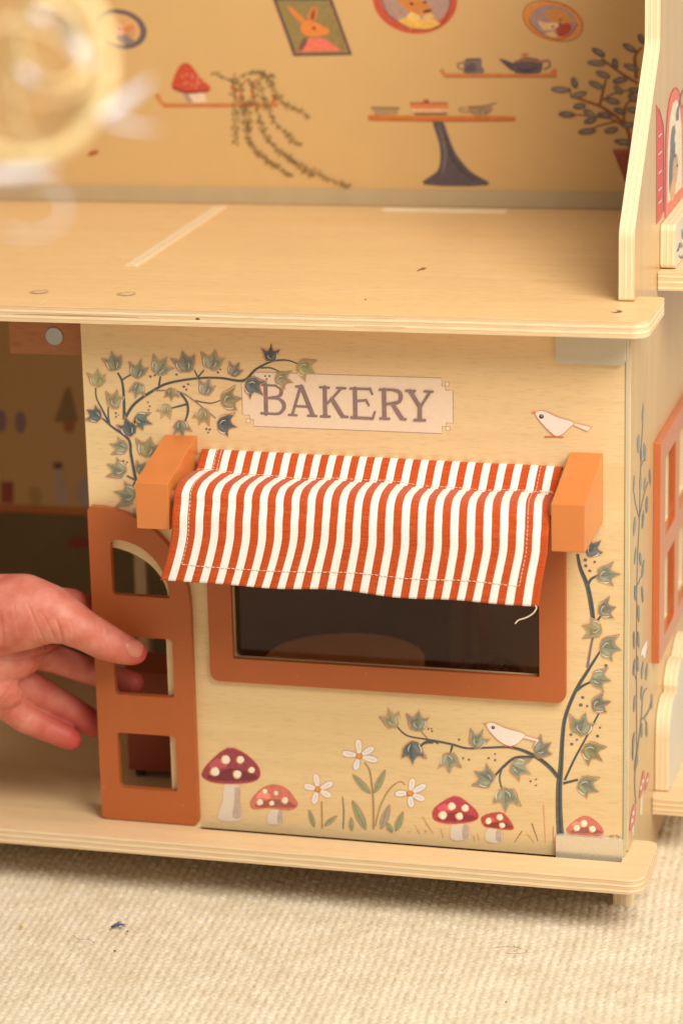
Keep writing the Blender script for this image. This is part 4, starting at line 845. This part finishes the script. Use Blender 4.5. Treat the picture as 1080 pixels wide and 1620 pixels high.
# ================================================================== toy furniture inside
tc = at(545, 1041, 1, 0.115); tz = tc[2]
tbl = empty("round_table", (tc[0], tc[1], 0.0), "round brown toy table standing behind the shop window", "table")
def disc(name, c, r, z0, z1, m, parent, n=48, bev=0.001):
    return plate(name, 'xy', [(c[0] + r * math.cos(2 * math.pi * k / n), c[1] + r * math.sin(2 * math.pi * k / n)) for k in range(n)], z0, z1, [m, m], parent, bev=bev)
disc("tabletop", tc, 0.054, tz - 0.006, tz, m_dkwood, tbl)
bm = bmesh.new(); tube_bm(bm, [(tc[0], tc[1], 0.0042), (tc[0], tc[1], 0.014), (tc[0], tc[1], tz - 0.0062)], [0.009, 0.006, 0.006], 16); from_bm("pedestal", bm, m_dkwood, tbl)
disc("foot_plate", tc, 0.030, 0.0003, 0.0040, m_dkwood, tbl)
def chair(c, ang, label, mat, woven, k=(1, 1, 1)):
    ch = empty("toy_chair", (c[0], c[1], 0.0), label, "chair", "toy chairs round the table")
    Rz = Matrix.Rotation(ang, 4, 'Z') @ Matrix.Diagonal((k[0], k[1], k[2], 1)); T = Matrix.Translation((c[0], c[1], 0))
    def fin(o): o.data.transform(T @ Rz); return o
    fin(plate("seat", 'xy', rounded(rect(-0.019, -0.019, 0.019, 0.019), 0.006, 4), 0.032, 0.037, [mat, mat], ch))
    for sx in (-1, 1):
        for sy in (-1, 1):
            b_ = bmesh.new(); tube_bm(b_, [(sx * 0.0155, sy * 0.0155, 0.0003), (sx * 0.0155, sy * 0.0155, 0.0318)], 0.0024, 10); fin(from_bm("leg", b_, mat, ch))
    n = 18; o_ = [(-0.019, 0.0373)] + [(-0.019 * math.cos(math.pi * k / n), 0.055 + 0.026 * math.sin(math.pi * k / n)) for k in range(n + 1)] + [(0.019, 0.0373)]
    i_ = [(x * 0.78, 0.042 + (z - 0.0373) * 0.84) for x, z in o_]
    bk = fin(plate("backrest", 'xz', o_, 0.0150, 0.0188, [mat, mat], ch, holes=[i_], bev=0.0006))
    if woven:
        b_ = bmesh.new()
        inside = lambda x, z: abs(x) < 0.0150 and z > 0.0425 and (z < 0.055 or (x / 0.0150) ** 2 + ((z - 0.055) / 0.0235) ** 2 < 1)
        for s in (-1, 1):
            for k in range(-12, 13):
                pts = [(x, 0.0168 + s * 0.0005, 0.058 + s * x * 1.2 + k * 0.0042) for x in np.linspace(-0.0165, 0.0165, 24)]
                run = []
                for q in pts + [(9, 0, 0)]:
                    if inside(q[0], q[2]): run.append(q)
                    else:
                        if len(run) > 2: tube_bm(b_, run, 0.00055, 5)
                        run = []
        fin(from_bm("lattice", b_, mat, ch))
m_cane = paint("cane", (150, 104, 70), 0.6)
chair((-0.106, 0.112), math.radians(188), "cane-backed toy chair with a rounded top behind the right of the shop window", m_cane, True, (1.45, 1.3, 1.22))
chair((-0.150, 0.165), math.radians(-62), "terracotta toy chair standing behind the round table", m_terra, False, (1.3, 1.3, 1.42))

# cabinet and post seen through the door's holes
cb = empty("toy_cabinet", (-0.30, 0.09, 0.0), "terracotta toy cabinet standing behind the door holes", "cabinet")
q0 = at(207, 1240, 1, 0.075); zc = at(235, 1062, 1, 0.072)[2]
box("cabinet_body", (q0[0], 0.072, 0.0055), (q0[0] + 0.062, 0.110, zc - 0.0035), m_terra, cb)
for fx in (0.004, 0.052):
    for fy in (0.0745, 0.1015): box("cabinet_foot", (q0[0] + fx, fy, 0.0003), (q0[0] + fx + 0.006, fy + 0.006, 0.0052), m_groove, cb)
box("cabinet_top", (q0[0] - 0.002, 0.070, zc - 0.0033), (q0[0] + 0.064, 0.112, zc), m_terra, cb)
q1 = at(229, 1000, 1, 0.20)
ps = empty("wooden_post", (q1[0], 0.2, 0.0), "slim pale post standing in the dark room behind the door", "post")
box("post_shaft", (q1[0] - 0.0045, 0.196, 0.0032), (q1[0] + 0.0045, 0.205, 0.20), m_side, ps); box("post_foot", (q1[0] - 0.009, 0.190, 0.0003), (q1[0] + 0.009, 0.211, 0.003), m_side, ps)
q1 = at(198, 1230, 1, 0.13)

# ================================================================== the hand
def build_hand():
    K = 1.0 / 2530.0
    def J(px, py, Ymm, rpx): return (Vector(at(px, py, 1, Ymm / 1000.0)), rpx * K)
    chains = [
        [J(-190, 980, -34, 66), J(-90, 978, -32, 68), J(-20, 974, -28, 69), J(36, 968, -28, 63), J(72, 970, -30, 50), J(103, 981, -31, 39), J(135, 998, -30, 33), J(166, 1015, -26, 31), J(192, 1026, -22.5, 26), J(208, 1031, -19, 22.5), J(214, 1032, -17.5, 20)],   # thumb
        [J(-150, 1060, -24, 62), J(-60, 1050, -20, 62), J(-10, 1040, -16, 56), J(30, 1030, -10, 44)],                                     # heel of the palm
        [J(-20, 985, -4, 45), J(40, 968, 2, 38), J(84, 957, 2, 31), J(112, 958, 6, 29), J(134, 964, 15, 25), J(158, 975, 20, 21), J(186, 984, 21, 18)],        # index
        [J(-10, 1010, -6, 45), J(40, 1024, 0, 32), J(92, 1044, 9, 24), J(145, 1063, 18, 22.5), J(188, 1075, 20, 21.5), J(212, 1081, 19, 19.5)],   # middle
        [J(-20, 1060, -10, 45), J(20, 1074, -5, 31), J(62, 1096, 3, 29), J(100, 1117, 11, 26), J(134, 1138, 17, 25), J(149, 1146, 18, 21)],     # ring
        [J(-40, 1090, -18, 42), J(0, 1104, -14, 30), J(40, 1136, -9, 25), J(78, 1154, -4, 22), J(104, 1165, -1, 21), J(113, 1170, 0, 18)],  # little
        [J(-60, 1075, -24, 50), J(-5, 1085, -22, 36), J(15, 1098, -20, 24)],                                                           # pad below the fingers
    ]
    bm = bmesh.new()
    for ch in chains:
        for (a, ra), (b, rb) in zip(ch, ch[1:]):
            L = (b - a).length; n = max(2, int(L / (0.22 * min(ra, rb))))
            for k in range(n + 1):
                t = k / n; r = ra * (1 - t) + rb * t
                bmesh.ops.create_icosphere(bm, subdivisions=4 if r > 0.015 else 3, radius=r, matrix=Matrix.Translation(a.lerp(b, t)))
    me = bpy.data.meshes.new("tmp"); bm.to_mesh(me); bm.free()
    o = bpy.data.objects.new("tmp", me); COL.objects.link(o)
    rm = o.modifiers.new("r", 'REMESH'); rm.mode = 'VOXEL'; rm.voxel_size = 0.0009
    sm = o.modifiers.new("s", 'SMOOTH'); sm.factor = 0.5; sm.iterations = 9
    dg = bpy.context.evaluated_depsgraph_get(); ev = o.evaluated_get(dg); m2 = bpy.data.meshes.new_from_object(ev)
    bpy.data.objects.remove(o); bpy.data.meshes.remove(me)
    n = len(m2.vertices); co = np.empty(n * 3); m2.vertices.foreach_get("co", co); co = co.reshape(-1, 3)
    no = np.empty(n * 3); m2.vertices.foreach_get("normal", no); no = no.reshape(-1, 3)
    px = to_px(co); facing = np.einsum('ij,ij->i', no, CAM - co) > 0
    Zh = lambda x, y: (x / 4.154, 890 + y / 4.154)
    creases = [([(370, 380), (400, 460), (415, 540)], 0.9, 2.0), ([(280, 340), (330, 430), (365, 510)], 0.5, 1.6), ([(180, 270), (240, 400), (310, 560)], 0.45, 1.6), ([(90, 280), (120, 420), (150, 560)], 0.35, 1.6), ([(200, 300), (230, 420), (250, 520)], 0.35, 1.4),
               ([(640, 370), (670, 410), (680, 470)], 0.45, 1.5), ([(690, 400), (715, 440), (715, 490)], 0.4, 1.4), ([(460, 380), (480, 440), (480, 500)], 0.3, 1.4), ([(30, 640), (150, 640), (300, 590), (420, 545), (520, 590), (625, 630)], 0.8, 2.2),
               ([(500, 600), (475, 650), (470, 700)], 0.6, 1.6), ([(480, 960), (440, 1010), (430, 1060)], 0.5, 1.6), ([(340, 850), (280, 930), (260, 960)], 0.4, 1.6), ([(300, 1060), (280, 1120), (250, 1180)], 0.5, 1.6), ([(200, 1000), (140, 1060), (90, 1110)], 0.5, 1.6),
               ([(330, 580), (240, 680), (180, 760), (120, 770)], 0.7, 2.2), ([(130, 800), (130, 900), (60, 1000), (0, 1020)], 0.8, 2.2), ([(100, 770), (30, 880), (0, 900)], 0.5, 2.0), ([(1, 320), (20, 470), (30, 640)], 0.4, 1.8)]
    for pts, depth, sig in creases:
        P = np.array([Zh(*q) for q in catmull(pts, 5)]); d = np.full(n, 1e9)
        for a, b in zip(P, P[1:]):
            ab = b - a; t = np.clip(((px - a) @ ab) / (ab @ ab), 0, 1); d = np.minimum(d, np.linalg.norm(px - (a + t[:, None] * ab), axis=1))
        co -= no * ((depth * 0.0010) * np.exp(-(d / sig) ** 2) * facing)[:, None]
    m2.vertices.foreach_set("co", co.ravel()); m2.update()
    m2.polygons.foreach_set("use_smooth", [True] * len(m2.polygons)); m2.materials.clear()
    m, t, b = new_mat("skin", 0.5, 0.35)
    n1 = noise(t, coords(t, (70, 70, 70)), 1.0, 4); n2 = noise(t, coords(t, (900, 900, 900)), 1.0, 3)
    c = ramp(t, n1, [(0.3, lin((196, 106, 88))), (0.5, lin((209, 126, 107))), (0.72, lin((217, 146, 126)))])
    tips = [at(225, 1030, 1, -0.018), at(222, 1082, 1, 0.019), at(150, 1148, 1, 0.018), at(122, 1174, 1, 0.0), at(140, 955, 1, 0.018)]
    red = np.max([np.exp(-(np.linalg.norm(co - q, axis=1) / w) ** 2) for q, w in zip(tips, (0.013, 0.020, 0.026, 0.024, 0.02))], axis=0)
    at_ = m2.attributes.new("flush", 'FLOAT', 'POINT'); at_.data.foreach_set("value", red.astype(np.float32))
    fa = node(t, "ShaderNodeAttribute"); fa.attribute_name = "flush"
    c = mixc(t, fa.outputs["Fac"], c, lin((184, 74, 66)))
    t.links.new(c, b.inputs["Base Color"]); b.inputs["Subsurface Weight"].default_value = 0.5; b.inputs["Subsurface Radius"].default_value = (0.006, 0.0022, 0.0012); b.inputs["Subsurface Scale"].default_value = 0.5
    v = node(t, "ShaderNodeTexVoronoi"); v.inputs["Scale"].default_value = 1.0; t.links.new(coords(t, (700, 1100, 700)), v.inputs["Vector"])
    ad = node(t, "ShaderNodeMath", operation='ADD'); t.links.new(n2, ad.inputs[0]); t.links.new(v.outputs[0], ad.inputs[1]); bump(t, b, ad.outputs[0], 0.22, 0.0003)
    hb = tuple(at(-60, 1020, 1, -0.02)); hand = bpy.data.objects.new("person", m2); COL.objects.link(hand); m2.materials.append(m)
    hand.location = (0, 0, 0); tag(hand, "bare right hand gripping the left edge of the orange door", "person")
    # thumb nail laid on the thumb's own surface
    bvh = BVHTree.FromPolygons([tuple(q) for q in co], [tuple(p.vertices) for p in m2.polygons])
    corners = [Zh(834, 522), Zh(920, 514), Zh(944, 552), Zh(922, 618), Zh(872, 616), Zh(842, 586)]
    A = [np.array(q) for q in catmull(corners, 4, True)]; cen = np.mean(A, axis=0)
    rings, bmn = [], bmesh.new()
    for g in (1.0, 0.86, 0.6, 0.3):
        ring = []
        for q in A:
            while bvh.ray_cast(Vector(CAM), Vector(ray(*(cen + (q - cen) * g))).normalized())[0] is None or (Vector(bvh.ray_cast(Vector(CAM), Vector(ray(*(cen + (q - cen) * g))).normalized())[0]) - Vector(at(cen[0], cen[1], 1, -0.022))).length > 0.02: q = cen + (q - cen) * 0.94
            s = cen + (q - cen) * g; d = Vector(ray(*s)).normalized(); hit, nn, _, _ = bvh.ray_cast(Vector(CAM), d)
            if hit is None: hit = Vector(at(s[0], s[1], 1, -0.022)); nn = -d
            ring.append(bmn.verts.new(hit + nn * (0.00005 if g == 1.0 else 0.00045 if g > 0.8 else 0.00065)))
        rings.append(ring)
    for r0, r1 in zip(rings, rings[1:]):
        for k in range(len(r0)): bmn.faces.new((r0[k], r0[(k + 1) % len(r0)], r1[(k + 1) % len(r1)], r1[k]))
    bmn.faces.new(rings[-1])
    mn = paint("nail", (204, 128, 108), 0.32, 0.04, 0.02)
    from_bm("thumb_nail", bmn, mn, hand, True)
build_hand()

# ================================================================== blurred ornament near the lens
def build_ornament():
    D = 1.05
    W = lambda x, y, d=0.0: Vector(away(x, y, D + d))
    c = W(45, 110); px = 1.05 / F
    orn = empty("hanging_ornament", tuple(c), "cream ring ornament with pale petals, very blurred, close to the camera at the upper left", "ornament")
    m_cream = paint("cream_straw", (230, 204, 150), 0.7); m_pet = paint("pale_petal", (232, 234, 246), 0.7); m_tan = paint("tan_straw", (222, 190, 140), 0.7)
    def ring(name, cx, cy, rx, ry, r, m, d0=0.0, tilt=0.0, a0=0, a1=360):
        bm = bmesh.new(); n = 48; pts = []
        for k in range(n + 1):
            a = math.radians(a0 + (a1 - a0) * k / n); x, y = rx * math.cos(a), ry * math.sin(a)
            pts.append(W(cx + x, cy + y, d0 + tilt * math.sin(a)))
        tube_bm(bm, pts, r * px, 10); from_bm(name, bm, m, orn, True)
    ring("outer_ring", 40, 100, 131, 150, 12, m_cream)
    ring("inner_ring", 78, 120, 62, 120, 9, m_cream, 0.01, 0.02)
    ring("strand", 20, 130, 110, 90, 5, m_tan, -0.005, 0.02); ring("strand", 60, 90, 90, 70, 4, m_tan, 0.008, -0.02); ring("strand", 40, 150, 60, 60, 4, m_tan, 0.0, 0.015)
    ring("strand", 90, 60, 55, 75, 4, m_cream, 0.0, -0.015)
    ring("thread_loop", 45, 330, 58, 42, 1.6, m_pet, 0.0, 0.0, -70, 130)
    def petal(x0, y0, x1, y1, w):
        a, b = W(x0, y0, -0.004), W(x1, y1, -0.004); d = b - a; f = Vector(R[2]); n = d.cross(f).normalized() * w * px
        bm = bmesh.new(); top, bot = [], []
        N = 10
        for k in range(N + 1):
            t = k / N; hw = math.sin(math.pi * min(1, t * 0.92 + 0.06)) ** 0.7; p_ = a + d * t + f * (0.004 * math.sin(math.pi * t))
            top.append((bm.verts.new(p_ + n * hw), bm.verts.new(p_ - f * 0.0012 * hw), bm.verts.new(p_ - n * hw), bm.verts.new(p_ + f * 0.0008)))
        for u, v in zip(top, top[1:]):
            for k in range(4): bm.faces.new((u[k], u[(k + 1) % 4], v[(k + 1) % 4], v[k]))
        bm.faces.new(top[0]); bm.faces.new(top[-1]); from_bm("petal", bm, m_pet, orn, True)
    petal(100, 15, 142, 110, 18); petal(156, 186, 240, 126, 9); petal(-30, 278, 88, 269, 10); petal(30, 108, 64, 132, 9); petal(40, 12, 80, 34, 10); petal(165, 190, 250, 205, 4)
    bm = bmesh.new(); tube_bm(bm, [W(60, -45), W(64, -200), W(70, -520)], 2.0 * px, 6); from_bm("cord", bm, m_tan, orn, True)
build_ornament()

# ================================================================== bits on the rug
def on_rug(px, py, h=0.0008):
    p = at(px, py, 2, FLOOR); return Vector((p[0], p[1], FLOOR + h))
m_hair = paint("hair", (122, 78, 44), 0.5); m_dark = paint("dark_crumb", (92, 72, 56), 0.8); m_blue = paint("blue_lint", (92, 92, 128), 0.9)
for name, label, pts, r in (("hair_strand", "thin curled hair lying on the rug left of the house foot", [(815, 1447), (814, 1438), (820, 1429), (840, 1421), (862, 1418), (876, 1424), (882, 1434)], 0.00014),
                            ("hair_strand", "long pale hair arched on the rug under the middle of the base board", [(398, 1404), (404, 1398), (420, 1396), (440, 1398), (456, 1404), (462, 1410)], 0.00014),
                            ("hair_strand", "fine fallen hair in an open loop on the lower right of the rug", [(780, 1504), (800, 1502), (822, 1504), (833, 1509), (820, 1513), (800, 1512)], 0.00012),
                            ("hair_strand", "short wavy hair lying on the rug near the blue lint", [(116, 1484), (126, 1490), (140, 1490), (150, 1496)], 0.00014)):
    bm = bmesh.new(); tube_bm(bm, [on_rug(p[0], p[1], 0.0018) for p in catmull(pts, 5)], r, 5)
    tag(from_bm(name, bm, m_hair, None, True), label, "hair", "hairs fallen on the rug")
bm = bmesh.new()
for a, b in (((176, 1470), (192, 1466)), ((180, 1469), (203, 1467)), ((182, 1469), (194, 1462)), ((184, 1468), (200, 1470)), ((178, 1470), (190, 1471))): tube_bm(bm, [on_rug(*a, 0.0014), on_rug((a[0] + b[0]) / 2, (a[1] + b[1]) / 2, 0.0028), on_rug(*b, 0.0016)], [0.0006, 0.0006, 0.0001], 5)
tag(from_bm("lint", bm, m_blue, None, True), "wisp of dark blue lint on the left of the rug", "lint")
for x, y, s, label, m in ((202, 1477, 2.6, "dark crumb just below the blue lint on the rug", m_dark), (182, 1508, 3.2, "dark brown crumb on the rug, lowest one at the left", m_dark), (800, 1589, 2.2, "black crumb near the bottom edge of the rug", m_dark), (813, 1501, 1.6, "tiny dark crumb beside the looped fine hair", m_dark),
                       (1006, 1580, 2.0, "reddish crumb at the lower right of the rug", paint("red_crumb", (150, 78, 62), 0.8)), (35, 1470, 4.0, "yellow fluff speck at the far left of the rug", paint("yellow_fluff", (206, 168, 62), 0.9)), (894, 1579, 1.4, "pale brown crumb between the black and reddish crumbs", paint("brown_crumb", (140, 110, 80), 0.8))):
    bm = bmesh.new(); bmesh.ops.create_icosphere(bm, subdivisions=2, radius=s / 2530 * 0.55)
    for v in bm.verts: v.co = Vector((v.co.x * 1.4, v.co.y, v.co.z * 0.8)) * random.uniform(0.75, 1.2)
    c = on_rug(x, y, 0.0016)
    bmesh.ops.translate(bm, vec=c, verts=bm.verts); tag(from_bm("crumb", bm, m, None, True), label, "crumb", "crumbs scattered on the rug")
